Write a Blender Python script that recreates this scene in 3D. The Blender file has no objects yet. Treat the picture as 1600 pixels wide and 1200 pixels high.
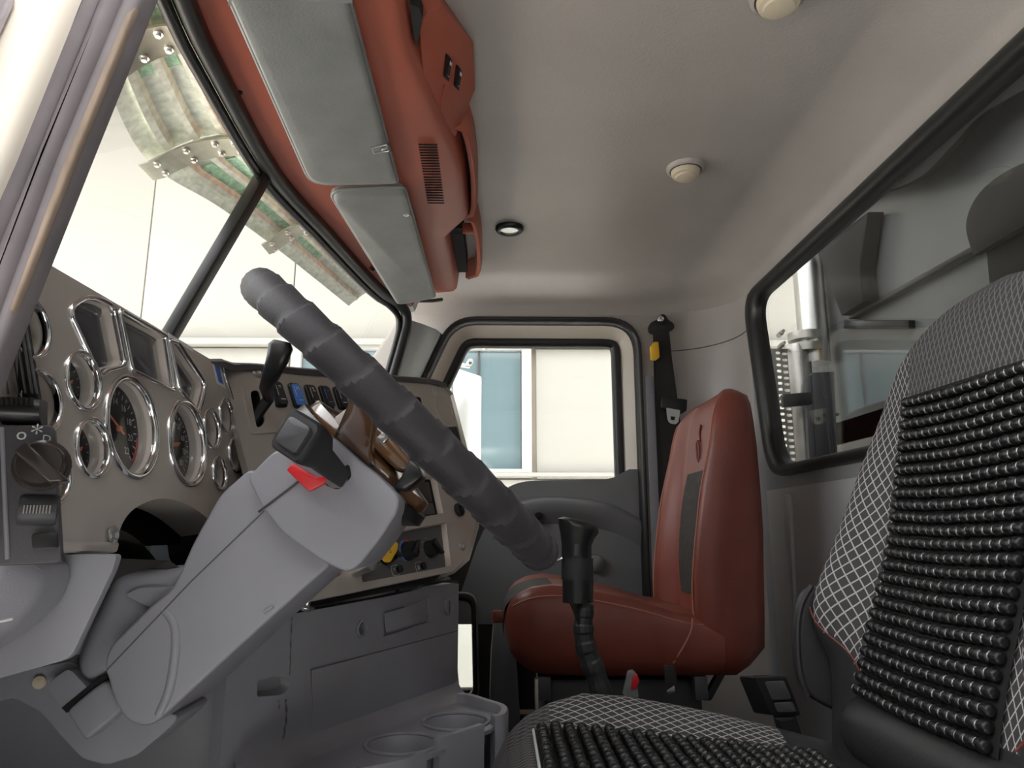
import bpy, bmesh, math, random
from mathutils import Vector, Matrix
from mathutils.geometry import tessellate_polygon
random.seed(7)
PI = math.pi
V3 = lambda x, y, z: Vector((x, y, z))
SC = bpy.context.scene
COL = SC.collection

# ------------------------------------------------------------------ camera, sky, light, exposure
# axes: +X towards the back of the cab, +Y across the cab to the passenger side, +Z up; the lens is at the origin
F_PX, PITCH, YAW = 1109.0, math.atan(228 / 1109.0), 0.0168
cp, sp, ca, sa = math.cos(PITCH), math.sin(PITCH), math.cos(YAW), math.sin(YAW)
FWD = Vector((sa * cp, ca * cp, sp)); RIGHT = Vector((ca, -sa, 0)); UP = Vector((-sa * sp, -ca * sp, cp))
cam_d = bpy.data.cameras.new('camera'); cam = bpy.data.objects.new('camera', cam_d); COL.objects.link(cam)
cam_d.sensor_fit = 'HORIZONTAL'; cam_d.sensor_width = 36.0; cam_d.lens = F_PX / 1600 * 36.0
cam_d.clip_start = 0.02; cam_d.clip_end = 200
cam.matrix_world = Matrix((RIGHT, UP, -FWD)).transposed().to_4x4()
SC.camera = cam

world = bpy.data.worlds.new('sky'); SC.world = world; world.use_nodes = True
bg = world.node_tree.nodes['Background']
bg.inputs['Color'].default_value = (0.98, 0.99, 1.0, 1); bg.inputs['Strength'].default_value = 1.0
sun_d = bpy.data.lights.new('sun', 'SUN'); sun = bpy.data.objects.new('sun', sun_d); COL.objects.link(sun)
sun_d.energy = 7.5; sun_d.angle = math.radians(3); sun_d.color = (1.0, 0.98, 0.95)
sun.rotation_euler = V3(-0.47, 0.06, -0.88).to_track_quat('-Z', 'Y').to_euler(); sun.location = (6, 0, 12)
vs = SC.view_settings
vs.view_transform = 'Standard'; vs.look = 'None'; vs.gamma = 1.0; vs.use_curve_mapping = False; vs.exposure = 2.3
SC.cycles.max_bounces = 14; SC.cycles.diffuse_bounces = 8; SC.cycles.transparent_max_bounces = 16
SC.cycles.sample_clamp_indirect = 6.0

# ------------------------------------------------------------------ geometry helpers
def ray(px, py):
    return FWD * F_PX + RIGHT * (px - 800) - UP * (py - 600)
def P(px, py, Y=None, X=None, Z=None):
    d = ray(px, py)
    if Y is not None: return d * (Y / d.y)
    if X is not None: return d * (X / d.x)
    return d * (Z / d.z)
V = Vector

class Plane:
    """a surface of the cab with its own axes: u along it, v up it, n out of it"""
    def __init__(s, o, u, v):
        s.o = V(o); s.u = V(u).normalized(); v = V(v); s.v = (v - s.u * v.dot(s.u)).normalized()
        s.n = s.u.cross(s.v)
        if s.n.dot(s.o) > 0: s.n = -s.n            # towards the seats
    def uv(s, px, py):
        d = ray(px, py); t = s.o.dot(s.n) / d.dot(s.n); q = d * t - s.o
        return V((q.dot(s.u), q.dot(s.v)))
    def at(s, u, v=None, n=0.0):
        if v is None: u, v = u[0], u[1]
        return s.o + s.u * u + s.v * v + s.n * n
    def px(s, px, py, n=0.0):
        return s.at(s.uv(px, py), None, n)
    def loop(s, pts, n=0.0):
        return [s.px(a, b, n) for a, b in pts]

def arc_round(pts, r, k=5):
    """round the corners of a closed loop (2-D or 3-D vectors); r a number or a list"""
    out = []; n = len(pts)
    for i in range(n):
        p = V(pts[i]); a = V(pts[i - 1]); b = V(pts[(i + 1) % n])
        ri = r[i] if isinstance(r, (list, tuple)) else r
        da, db = (a - p), (b - p); la, lb = da.length, db.length
        if ri <= 0 or la < 1e-7 or lb < 1e-7: out.append(p); continue
        t = min(ri, la * 0.49, lb * 0.49)
        A, B = p + da * (t / la), p + db * (t / lb)
        for j in range(k + 1):
            s = j / k
            out.append(A * (1 - s) ** 2 + p * (2 * s * (1 - s)) + B * s * s)
    return out

def cr(pts, n=8, closed=False):
    """Catmull-Rom curve through the points"""
    pts = [V(p) for p in pts]; out = []; m = len(pts)
    rng = range(m if closed else m - 1)
    for i in rng:
        if closed: p0, p1, p2, p3 = pts[i - 1], pts[i], pts[(i + 1) % m], pts[(i + 2) % m]
        else: p0, p1, p2, p3 = pts[max(i - 1, 0)], pts[i], pts[i + 1], pts[min(i + 2, m - 1)]
        for j in range(n):
            t = j / n
            out.append(0.5 * ((2 * p1) + (p2 - p0) * t + (2 * p0 - 5 * p1 + 4 * p2 - p3) * t * t + (3 * p1 - p0 - 3 * p2 + p3) * t ** 3))
    if not closed: out.append(pts[-1])
    return out

def lerp_table(tab, x):
    if x <= tab[0][0]: return tab[0][1]
    for (a, b), (c, d) in zip(tab, tab[1:]):
        if x <= c: return b + (d - b) * (x - a) / (c - a)
    return tab[-1][1]
def smooth_table(tab, x):
    n = len(tab)
    if x <= tab[0][0]: return tab[0][1]
    if x >= tab[-1][0]: return tab[-1][1]
    for i in range(n - 1):
        if x <= tab[i + 1][0]:
            def sl(k):
                a, b = max(k - 1, 0), min(k + 1, n - 1)
                return (tab[b][1] - tab[a][1]) / (tab[b][0] - tab[a][0])
            h = tab[i + 1][0] - tab[i][0]; t = (x - tab[i][0]) / h
            return ((2 * t ** 3 - 3 * t * t + 1) * tab[i][1] + (t ** 3 - 2 * t * t + t) * h * sl(i)
                    + (-2 * t ** 3 + 3 * t * t) * tab[i + 1][1] + (t ** 3 - t * t) * h * sl(i + 1))

class MB:
    """collects geometry for one mesh object"""
    def __init__(s): s.v = []; s.f = []; s.m = []; s.uv = None
    def add(s, verts, faces, mi=0):
        o = len(s.v); s.v += [V(q) for q in verts]
        s.f += [tuple(o + i for i in f) for f in faces]; s.m += [mi] * len(faces); return s
    def box(s, c, size, R=None, mi=0):
        c = V(c); hx, hy, hz = (q / 2 for q in size); R = R or Matrix.Identity(3)
        vs_ = [c + R @ V((x, y, z)) for x in (-hx, hx) for y in (-hy, hy) for z in (-hz, hz)]
        return s.add(vs_, [(0, 1, 3, 2), (4, 6, 7, 5), (0, 4, 5, 1), (2, 3, 7, 6), (0, 2, 6, 4), (1, 5, 7, 3)], mi)
    def prism(s, loop, vec, mi=0):
        n = len(loop); vec = V(vec); a = [V(p) for p in loop]; b = [p + vec for p in a]
        tr = tessellate_polygon([a])
        fs = [tuple(t) for t in tr] + [tuple(n + i for i in reversed(t)) for t in tr]
        fs += [(i, (i + 1) % n, n + (i + 1) % n, n + i) for i in range(n)]
        return s.add(a + b, fs, mi)
    def plate(s, outer, holes, vec, mi=0):
        """flat plate with holes, vec = thickness vector"""
        loops = [[V(p) for p in outer]] + [[V(p) for p in h] for h in holes]
        flat = [p for l in loops for p in l]; n = len(flat); vec = V(vec)
        tr = tessellate_polygon(loops)
        fs = [tuple(t) for t in tr] + [tuple(n + i for i in reversed(t)) for t in tr]
        o = 0
        for l in loops:
            k = len(l)
            fs += [(o + i, o + (i + 1) % k, n + o + (i + 1) % k, n + o + i) for i in range(k)]; o += k
        return s.add(flat + [p + vec for p in flat], fs, mi)
    def loft(s, loops, closed=True, cap=(False, False), mi=0, wrap=False):
        n = len(loops[0]); vs_ = [p for l in loops for p in l]; fs = []; L = len(loops)
        for i in range(L if wrap else L - 1):
            for j in range(n if closed else n - 1):
                a, b = i * n + j, i * n + (j + 1) % n; i2 = (i + 1) % L
                fs.append((a, b, i2 * n + (j + 1) % n, i2 * n + j))
        if cap[0]: fs += [tuple(t) for t in tessellate_polygon([[V(p) for p in loops[0]]])]
        if cap[1]: fs += [tuple((L - 1) * n + i for i in t) for t in tessellate_polygon([[V(p) for p in loops[-1]]])]
        return s.add(vs_, fs, mi)
    def tube(s, pts, r, seg=10, closed=False, cap=True, mi=0, flat=None):
        pts = [V(p) for p in pts]; n = len(pts); loops = []
        rr = r if isinstance(r, (list, tuple)) else [r] * n
        prev = None
        for i, p in enumerate(pts):
            if closed: t = pts[(i + 1) % n] - pts[i - 1]
            else: t = pts[min(i + 1, n - 1)] - pts[max(i - 1, 0)]
            t = t.normalized() if t.length > 1e-9 else V((0, 0, 1))
            if prev is None:
                h = V((0, 0, 1)) if abs(t.z) < 0.9 else V((1, 0, 0)); a = t.cross(h).normalized()
            else:
                a = (prev - t * prev.dot(t)); a = a.normalized() if a.length > 1e-9 else prev
            prev = a; b = t.cross(a)
            loops.append([p + a * (rr[i] * math.cos(2 * PI * k / seg)) + b * (rr[i] * (flat or 1.0) * math.sin(2 * PI * k / seg)) for k in range(seg)])
        return s.loft(loops, True, (cap and not closed,) * 2, mi, wrap=closed)
    def lathe(s, prof, o, axis, seg=24, mi=0, cap=(True, True)):
        axis = V(axis).normalized(); h = V((0, 0, 1)) if abs(axis.z) < 0.9 else V((1, 0, 0))
        a = axis.cross(h).normalized(); b = axis.cross(a); o = V(o)
        loops = [[o + axis * z + a * (r * math.cos(2 * PI * k / seg)) + b * (r * math.sin(2 * PI * k / seg)) for k in range(seg)] for r, z in prof]
        return s.loft(loops, True, cap, mi)
    def grid(s, fn, nu, nv, mi=0):
        vs_ = [V(fn(i / nu, j / nv)) for i in range(nu + 1) for j in range(nv + 1)]
        return s.add(vs_, [(i * (nv + 1) + j, (i + 1) * (nv + 1) + j, (i + 1) * (nv + 1) + j + 1, i * (nv + 1) + j + 1) for i in range(nu) for j in range(nv)], mi)
    def mesh(s, name, mats, smooth=40, bevel=0, bseg=2, weld=False, bang=30):
        me = bpy.data.meshes.new(name); bm = bmesh.new()
        vs_ = [bm.verts.new(p) for p in s.v]
        for f, mi in zip(s.f, s.m):
            if len(set(f)) < 3: continue
            try: fc = bm.faces.new([vs_[i] for i in f]); fc.material_index = mi
            except ValueError: pass
        if weld or bevel: bmesh.ops.remove_doubles(bm, verts=bm.verts, dist=1e-6)
        bmesh.ops.recalc_face_normals(bm, faces=bm.faces)
        if bevel:
            bmesh.ops.dissolve_limit(bm, angle_limit=0.002, verts=bm.verts, edges=bm.edges)
            es = [e for e in bm.edges if len(e.link_faces) == 2 and e.calc_face_angle(0) > math.radians(bang)]
            if es: bmesh.ops.bevel(bm, geom=es, offset=bevel, segments=bseg, profile=0.5, affect='EDGES', clamp_overlap=True)
        bm.to_mesh(me); bm.free()
        for m in (mats if isinstance(mats, (list, tuple)) else [mats]): me.materials.append(m)
        if smooth:
            me.polygons.foreach_set('use_smooth', [True] * len(me.polygons))
            me.set_sharp_from_angle(angle=math.radians(smooth))
        return me

def wire(o, parent):
    if parent is not None:
        o.parent = parent
        L = ROOT_LOC.get(parent.name)
        if L is not None: o.matrix_parent_inverse = Matrix.Translation(-L)
ROOT_LOC = {}
def obj(name, mb, mat, parent=None, smooth=40, bevel=0, bseg=2, label=None, weld=False, bang=30, **kw):
    me = mb.mesh(name, mat, smooth, bevel, bseg, weld, bang) if isinstance(mb, MB) else mb
    o = bpy.data.objects.new(name, me); COL.objects.link(o); wire(o, parent)
    if label: o['label'] = label
    for k, v in kw.items(): o[k] = v
    return o
def thing(name, label, cat, loc, group=None):
    o = bpy.data.objects.new(name, None); COL.objects.link(o); o.location = V(loc); o.empty_display_size = 0.05
    ROOT_LOC[o.name] = V(loc); o['label'] = label; o['category'] = cat
    if group: o['group'] = group
    return o
def struct(name, mb, mat, label=None, **kw):
    o = obj(name, mb, mat, None, **kw); o['kind'] = 'structure'
    if label: o['label'] = label
    return o
def struct_root(name, label, loc):
    o = bpy.data.objects.new(name, None); COL.objects.link(o); o.location = V(loc); ROOT_LOC[o.name] = V(loc)
    o['kind'] = 'structure'; o['label'] = label; return o
def slab(pts, depth_vec):
    return MB().prism(pts, depth_vec)

_tx = {}
def text_geo(t):
    if t not in _tx:
        c = bpy.data.curves.new('glyphs', 'FONT'); c.body = t; c.align_x = 'CENTER'; c.align_y = 'CENTER'; c.resolution_u = 2
        o = bpy.data.objects.new('glyphs', c); COL.objects.link(o)
        me = bpy.data.meshes.new_from_object(o)
        _tx[t] = ([v.co.copy() for v in me.vertices], [tuple(p.vertices) for p in me.polygons])
        bpy.data.objects.remove(o); bpy.data.meshes.remove(me); bpy.data.curves.remove(c)
    return _tx[t]
def put_text(mb, t, at, ax, ay, size, mi=0):
    vs_, fs = text_geo(t); at, ax, ay = V(at), V(ax), V(ay)
    mb.add([at + ax * (p.x * size) + ay * (p.y * size) for p in vs_], fs, mi)

# ------------------------------------------------------------------ materials
M = {}
def mat(name, col, rough=0.5, metal=0.0, bump=0.0, bscale=400, vary=0.0, vscale=6, spec=0.5, coat=0.0, sheen=0.0, stretch=None):
    m = bpy.data.materials.new(name); m.use_nodes = True; nt = m.node_tree; b = nt.nodes['Principled BSDF']
    b.inputs['Base Color'].default_value = (*col, 1); b.inputs['Roughness'].default_value = rough
    b.inputs['Metallic'].default_value = metal; b.inputs['Specular IOR Level'].default_value = spec
    b.inputs['Coat Weight'].default_value = coat; b.inputs['Coat Roughness'].default_value = 0.12
    if sheen: b.inputs['Sheen Weight'].default_value = sheen
    if bump or vary:
        tc = nt.nodes.new('ShaderNodeTexCoord'); src = tc.outputs['Object']
        if stretch:
            mp = nt.nodes.new('ShaderNodeMapping'); mp.inputs['Scale'].default_value = stretch
            nt.links.new(src, mp.inputs['Vector']); src = mp.outputs['Vector']
    if bump:
        no = nt.nodes.new('ShaderNodeTexNoise'); no.inputs['Scale'].default_value = bscale; no.inputs['Detail'].default_value = 3
        bp = nt.nodes.new('ShaderNodeBump'); bp.inputs['Strength'].default_value = bump; bp.inputs['Distance'].default_value = 0.001
        nt.links.new(src, no.inputs['Vector']); nt.links.new(no.outputs['Fac'], bp.inputs['Height']); nt.links.new(bp.outputs['Normal'], b.inputs['Normal'])
    if vary:
        n2 = nt.nodes.new('ShaderNodeTexNoise'); n2.inputs['Scale'].default_value = vscale; n2.inputs['Detail'].default_value = 6
        rp = nt.nodes.new('ShaderNodeMapRange'); rp.inputs['From Min'].default_value = 0.3; rp.inputs['From Max'].default_value = 0.7
        rp.inputs['To Min'].default_value = 1 - vary; rp.inputs['To Max'].default_value = 1 + vary
        hs = nt.nodes.new('ShaderNodeHueSaturation'); hs.inputs['Color'].default_value = (*col, 1)
        nt.links.new(src, n2.inputs['Vector']); nt.links.new(n2.outputs['Fac'], rp.inputs['Value'])
        nt.links.new(rp.outputs['Result'], hs.inputs['Value']); nt.links.new(hs.outputs['Color'], b.inputs['Base Color'])
    M[name] = m; return m
def glass(name, tint=(0.93, 0.97, 0.95), ior=1.5, rough=0.0):
    m = bpy.data.materials.new(name); m.use_nodes = True; nt = m.node_tree; nt.nodes.clear()
    out = nt.nodes.new('ShaderNodeOutputMaterial'); mix = nt.nodes.new('ShaderNodeMixShader')
    tr = nt.nodes.new('ShaderNodeBsdfTransparent'); tr.inputs['Color'].default_value = (*tint, 1)
    gl = nt.nodes.new('ShaderNodeBsdfGlossy'); gl.inputs['Roughness'].default_value = rough
    lw = nt.nodes.new('ShaderNodeLayerWeight'); lw.inputs['Blend'].default_value = 0.5
    pw = nt.nodes.new('ShaderNodeMath'); pw.operation = 'POWER'; pw.inputs[1].default_value = 5.0
    fr = nt.nodes.new('ShaderNodeMath'); fr.operation = 'MULTIPLY_ADD'; f0 = ((ior - 1) / (ior + 1)) ** 2
    fr.inputs[1].default_value = 1 - f0; fr.inputs[2].default_value = f0
    nt.links.new(lw.outputs['Facing'], pw.inputs[0]); nt.links.new(pw.outputs[0], fr.inputs[0])
    nt.links.new(fr.outputs[0], mix.inputs['Fac']); nt.links.new(tr.outputs[0], mix.inputs[1]); nt.links.new(gl.outputs[0], mix.inputs[2])
    nt.links.new(mix.outputs[0], out.inputs['Surface']); M[name] = m; return m
def diamond(name, ground, line, du, dv, width, rough=0.7):
    """woven lattice of light threads on a dark cloth; laid out in the mesh's own UV (metres)"""
    m = bpy.data.materials.new(name); m.use_nodes = True; nt = m.node_tree; b = nt.nodes['Principled BSDF']
    b.inputs['Roughness'].default_value = rough
    uv = nt.nodes.new('ShaderNodeUVMap'); sx = nt.nodes.new('ShaderNodeSeparateXYZ'); nt.links.new(uv.outputs['UV'], sx.inputs[0])
    def mth(op, a, b_=None):
        n = nt.nodes.new('ShaderNodeMath'); n.operation = op
        for i, q in enumerate((a, b_)):
            if q is None: continue
            if isinstance(q, (int, float)): n.inputs[i].default_value = q
            else: nt.links.new(q, n.inputs[i])
        return n.outputs[0]
    u = mth('DIVIDE', sx.outputs['X'], du); v = mth('DIVIDE', sx.outputs['Y'], dv); hit = None
    for q in (mth('ADD', u, v), mth('SUBTRACT', u, v)):
        d = mth('ABSOLUTE', mth('SUBTRACT', mth('FRACT', mth('ADD', q, 100.0)), 0.5))
        h = mth('GREATER_THAN', d, 0.5 - width)
        hit = h if hit is None else mth('MAXIMUM', hit, h)
    mx = nt.nodes.new('ShaderNodeMix'); mx.data_type = 'RGBA'
    mx.inputs['A'].default_value = (*ground, 1); mx.inputs['B'].default_value = (*line, 1)
    nt.links.new(hit, mx.inputs['Factor']); nt.links.new(mx.outputs['Result'], b.inputs['Base Color'])
    bp = nt.nodes.new('ShaderNodeBump'); bp.inputs['Strength'].default_value = 0.5; bp.inputs['Distance'].default_value = 0.001
    nt.links.new(hit, bp.inputs['Height']); nt.links.new(bp.outputs['Normal'], b.inputs['Normal'])
    M[name] = m; return m
def set_uv(me, fn):
    l = me.uv_layers.new(name='UVMap')
    for lp in me.loops: l.data[lp.index].uv = fn(me.vertices[lp.vertex_index].co)

mat('grey_plastic', (0.268, 0.266, 0.293), 0.42, bump=0.25, bscale=900, vary=0.05, vscale=9)
mat('grey_plastic_dark', (0.20, 0.208, 0.222), 0.45, bump=0.25, bscale=900, vary=0.06)
mat('charcoal', (0.055, 0.055, 0.06), 0.45, bump=0.2, bscale=800)
mat('pad', (0.12, 0.115, 0.115), 0.55, bump=0.3, bscale=700)
mat('taupe', (0.52, 0.475, 0.43), 0.36, 0.35, bump=0.05, bscale=1500, vary=0.03)
mat('taupe_cup', (0.62, 0.555, 0.50), 0.5)
mat('headliner', (0.40, 0.37, 0.345), 0.33, bump=0.55, bscale=190, vary=0.05, vscale=5)
mat('pillar_trim', (0.33, 0.345, 0.34), 0.45, bump=0.2, bscale=500)
mat('rear_trim', (0.30, 0.30, 0.305), 0.5, bump=0.25, bscale=500, vary=0.05)
mat('rear_panel_lit', (0.50, 0.50, 0.515), 0.45, bump=0.2, bscale=600)  # lighter than the rear trim, standing in for window light on the lower wall
mat('black_plastic', (0.012, 0.012, 0.013), 0.32)
mat('knob_gloss', (0.035, 0.028, 0.025), 0.18)
mat('plate_dark', (0.07, 0.066, 0.072), 0.45, bump=0.2, bscale=800)
mat('black_satin', (0.02, 0.02, 0.022), 0.5)
mat('matte_black', (0.006, 0.006, 0.006), 0.8)
mat('rubber', (0.014, 0.014, 0.014), 0.38)
mat('rubber_dusty', (0.20, 0.175, 0.185), 0.55, vary=0.18, vscale=22, stretch=(1, 1, 1), bump=0.3, bscale=120)
mat('worn_edge', (0.30, 0.225, 0.17), 0.7, vary=0.35, vscale=60, stretch=(1, 1, 0.25))
mat('cream_paint', (0.82, 0.75, 0.65), 0.3, coat=0.5)
mat('chrome', (0.82, 0.82, 0.82), 0.09, 1.0)
mat('brushed', (0.62, 0.62, 0.60), 0.28, 1.0)
mat('steel_dull', (0.42, 0.40, 0.37), 0.42, 0.9, vary=0.2, vscale=14)
mat('red_plastic', (0.40, 0.105, 0.065), 0.42, bump=0.25, bscale=700, vary=0.03)
mat('visor_vinyl', (0.235, 0.245, 0.24), 0.42, bump=0.35, bscale=240, vary=0.10, vscale=14)
mat('red_leather', (0.21, 0.052, 0.036), 0.38, bump=0.35, bscale=330, vary=0.10, vscale=10)
mat('red_stitch', (0.45, 0.17, 0.12), 0.6)
mat('black_leather', (0.032, 0.031, 0.034), 0.42, bump=0.35, bscale=300, vary=0.06)
mat('grip_wrap', (0.026, 0.023, 0.026), 0.6, bump=0.35, bscale=260, vary=0.2, vscale=30, sheen=0.06, spec=0.35)
mat('red_bright', (0.62, 0.02, 0.025), 0.35)
mat('yellow', (0.85, 0.50, 0.03), 0.4)
mat('white_print', (0.75, 0.75, 0.75), 0.6)
mat('white_paint', (0.66, 0.655, 0.63), 0.35)
mat('blue_print', (0.05, 0.15, 0.55), 0.5)
mat('hot_red', (0.75, 0.08, 0.05), 0.5)
mat('cold_blue', (0.08, 0.25, 0.75), 0.5)
mat('brown_lacquer', (0.11, 0.055, 0.025), 0.16, coat=1.0)
mat('lamp_cream', (0.62, 0.54, 0.40), 0.35)
mat('webbing', (0.018, 0.017, 0.017), 0.75, bump=0.6, bscale=900)
mat('galvanised', (0.62, 0.65, 0.57), 0.38, 0.4, vary=0.22, vscale=60, bump=0.1, bscale=90)
mat('visor_bracket', (0.42, 0.41, 0.33), 0.4, 0.7, vary=0.12, vscale=40)
mat('tint_green', (0.34, 0.55, 0.38), 0.3, 0.2, vary=0.35, vscale=90)
mat('wall_paint', (0.37, 0.355, 0.315), 0.6, vary=0.02, vscale=1.2)
mat('wall_seam', (0.62, 0.55, 0.44), 0.7)
mat('frame_white', (0.46, 0.455, 0.44), 0.5)
mat('pane_blue', (0.13, 0.19, 0.205), 0.06, spec=0.8)
mat('pane_curtain', (0.40, 0.36, 0.32), 0.5)
mat('ground', (0.40, 0.395, 0.385), 0.85, vary=0.12, vscale=1.5)
mat('sky_block', (0.14, 0.135, 0.13), 0.8, vary=0.1, vscale=2)
mat('body_matte', (0.004, 0.004, 0.004), 0.6, spec=0.15)
mat('body_grey', (0.075, 0.078, 0.078), 0.35, 0.1, coat=0.1, vary=0.15, vscale=3)
mat('body_black', (0.006, 0.006, 0.006), 0.3, coat=0.1, spec=0.3)
mat('dial_black', (0.010, 0.010, 0.011), 0.45)
mat('dial_grey', (0.07, 0.065, 0.075), 0.4)
mat('needle', (0.85, 0.22, 0.12), 0.4)
mat('floor_mat', (0.05, 0.05, 0.052), 0.8, bump=0.5, bscale=200)
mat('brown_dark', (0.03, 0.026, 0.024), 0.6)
mat('insert_cloth', (0.035, 0.03, 0.028), 0.75, bump=1.0, bscale=150, vary=0.4, vscale=60)
mat('bead_black', (0.008, 0.008, 0.009), 0.38, bump=0.5, bscale=500)
mat('bead_silver', (0.70, 0.70, 0.69), 0.25, 0.5)
mat('mirror_face', (0.85, 0.85, 0.85), 0.03, 1.0)
glass('clear_glass', (0.975, 0.985, 0.98)); glass('lens_glass', (0.96, 0.97, 0.97), 1.45); glass('tinted_glass', (0.93, 0.94, 0.93), 1.55)
diamond('lattice', (0.045, 0.042, 0.046), (0.46, 0.45, 0.44), 0.0112, 0.0215, 0.07)
diamond('lattice_fine', (0.05, 0.047, 0.05), (0.17, 0.165, 0.165), 0.0100, 0.0250, 0.10)

# ================================================================== outside the cab
ground = struct('floor_yard', MB().prism([V((-25, -18, -2.0)), V((25, -18, -2.0)), V((25, 18, -2.0)), V((-25, 18, -2.0))], (0, 0, -0.1)), M['ground'], 'pale concrete yard around the truck')

yw = struct('wall_sky_block', MB().box((0.5, -3.2, 0.6), (16, 0.3, 5.2)), M['sky_block'], 'unseen dark wall added behind the open driver door to block sky light', smooth=0)  # invented wall out of view, cuts sky light from the driver side
BY = 5.0   # face of the building across the yard
bld = thing('building', 'cream clad building with a wide white-framed window beyond the passenger side', 'building', (0, BY, -2.0))
obj('wall', MB().box((-2, BY + 0.55, 1.5), (22, 1.0, 7)), M['wall_seam'], bld, smooth=0)
GX0, GX1 = P(469, 600, Y=BY).x, P(815, 600, Y=BY).x
GZ0, GZ1 = P(700, 733, Y=BY).z, P(700, 548, Y=BY).z
fx0, fx1, fz0, fz1 = GX0 - 0.07, GX1 + 0.07, GZ0 - 0.06, GZ1 + 0.06
seams = [-13.0, -10.5, -8.0, -5.5, P(238, 330, Y=BY).x, fx0 - 0.02, fx1 + 0.03, 2.2, 4.4, 6.6, 9.0]
rows = [-2.0, fz0 - 0.01, P(900, 545, Y=BY).z, 5.0]
g = 0.008
for i in range(len(seams) - 1):
    for j in range(len(rows) - 1):
        a, b, c, d = seams[i], seams[i + 1], rows[j], rows[j + 1]
        if i == 5 and j == 1: continue
        obj('wall_panel', MB().box(((a + b) / 2, BY + 0.03, (c + d) / 2), (b - a - g, 0.06, d - c - g)), M['wall_paint'], bld, bevel=0.006, smooth=30)
obj('shade_eave', MB().box((-2, BY - 0.55, 3.4), (22, 1.7, 0.12)), M['wall_paint'], bld, bevel=0.02)  # unseen overhang, added to shade the cladding from the sky
obj('ledge', MB().box((-2, BY - 0.03, rows[2] + 0.03), (22, 0.09, 0.05)), M['wall_paint'], bld, bevel=0.01)
obj('lower_ledge', MB().box((3.0, BY - 0.02, fz0 + 0.02), (12 - 2 * fx1, 0.05, 0.03)), M['wall_paint'], bld, bevel=0.008)
wfr = obj('window_frame', MB().plate([V((fx0, BY - 0.03, fz0)), V((fx1, BY - 0.03, fz0)), V((fx1, BY - 0.03, fz1)), V((fx0, BY - 0.03, fz1))],
          [[V((GX0, BY - 0.03, GZ0)), V((GX1, BY - 0.03, GZ0)), V((GX1, BY - 0.03, GZ1)), V((GX0, BY - 0.03, GZ1))]], (0, 0.08, 0)), M['frame_white'], bld, smooth=0)
ex = [GX0, P(560, 600, Y=BY).x, P(654, 600, Y=BY).x, P(748, 600, Y=BY).x, GX1]
for a, b in zip(ex, ex[1:]):
    obj('pane', MB().box(((a + b) / 2, BY + 0.02, (GZ0 + GZ1) / 2), (b - a - 0.012, 0.012, GZ1 - GZ0)), M['pane_blue'], wfr, smooth=0)
for a in ex[1:-1]:
    obj('mullion', MB().box((a, BY + 0.012, (GZ0 + GZ1) / 2), (0.016, 0.02, GZ1 - GZ0)), M['charcoal'], wfr, smooth=0)

# stainless sun visor over the windshield, outside
ev = thing('exterior_sun_visor', 'ribbed galvanised sun visor bolted on outside above the windshield', 'sun visor', (-0.62, 1.365, 0.74))
def ev_edge(px, py, z): return P(px, py, Z=z)
vis_out = cr([V((-0.46, 0.55, 0.70)), V((-0.545, 0.85, 0.715)), P(165, 120, Z=0.72), P(233, 254, Z=0.725), P(345, 325, Z=0.725), P(450, 402, Z=0.72), P(545, 478, Z=0.70)], 8)
def hdr_x(y): return smooth_table([(0.30, -0.30), (0.42, -0.378), (0.87, -0.456), (0.98, -0.47), (1.365, -0.487), (1.626, -0.456), (2.08, -0.378), (2.22, -0.30)], y)
def hdr_z(y): return 0.735 - 0.03 * ((y - 1.37) / 0.85) ** 4
def vis_pt(t, w, dz=0.0):
    """t 0..1 across the cab, w 0 at the windshield .. 1 at the outer lip"""
    o = vis_out[min(int(t * (len(vis_out) - 1)), len(vis_out) - 2)]; k = t * (len(vis_out) - 1) - min(int(t * (len(vis_out) - 1)), len(vis_out) - 2)
    o2 = vis_out[min(int(t * (len(vis_out) - 1)), len(vis_out) - 2) + 1]; q = o + (o2 - o) * k
    a = V((hdr_x(q.y) - 0.01, q.y, hdr_z(q.y) + 0.05))
    r = a + (q - a) * w; r.z += dz + 0.025 * math.sin(PI * w); return r
T_MID = 3.0 * 8 / (len(vis_out) - 1)
for nm, t0, t1 in (('half_panel', 0.0, T_MID - 0.004), ('half_panel', T_MID + 0.004, 1.0)):
    mb = MB()
    mb.grid(lambda u, v: vis_pt(t0 + (t1 - t0) * u, v), 24, 10); mb.grid(lambda u, v: vis_pt(t0 + (t1 - t0) * u, v, 0.006), 24, 10)
    hp = obj(nm, mb, M['galvanised'], ev)
    for w in (0.28, 0.53, 0.78):          # pressed ribs
        lo = []
        for i in range(25):
            t = t0 + (t1 - t0) * (0.02 + 0.96 * i / 24)
            a, b, c, d = vis_pt(t, w - 0.05), vis_pt(t, w - 0.03, -0.014), vis_pt(t, w + 0.03, -0.014), vis_pt(t, w + 0.05)
            lo.append([a, b, c, d])
        obj('rib', MB().loft(lo, closed=False), M['galvanised'], hp, smooth=20)
    for w in (0.17, 0.43, 0.68):
        mb = MB(); mb.grid(lambda u, v: vis_pt(t0 + (t1 - t0) * (0.12 + 0.62 * u), w - 0.065 + 0.13 * v, -0.003), 12, 2)
        obj('tinted_strip', mb, M['tint_green'], hp)
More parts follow.
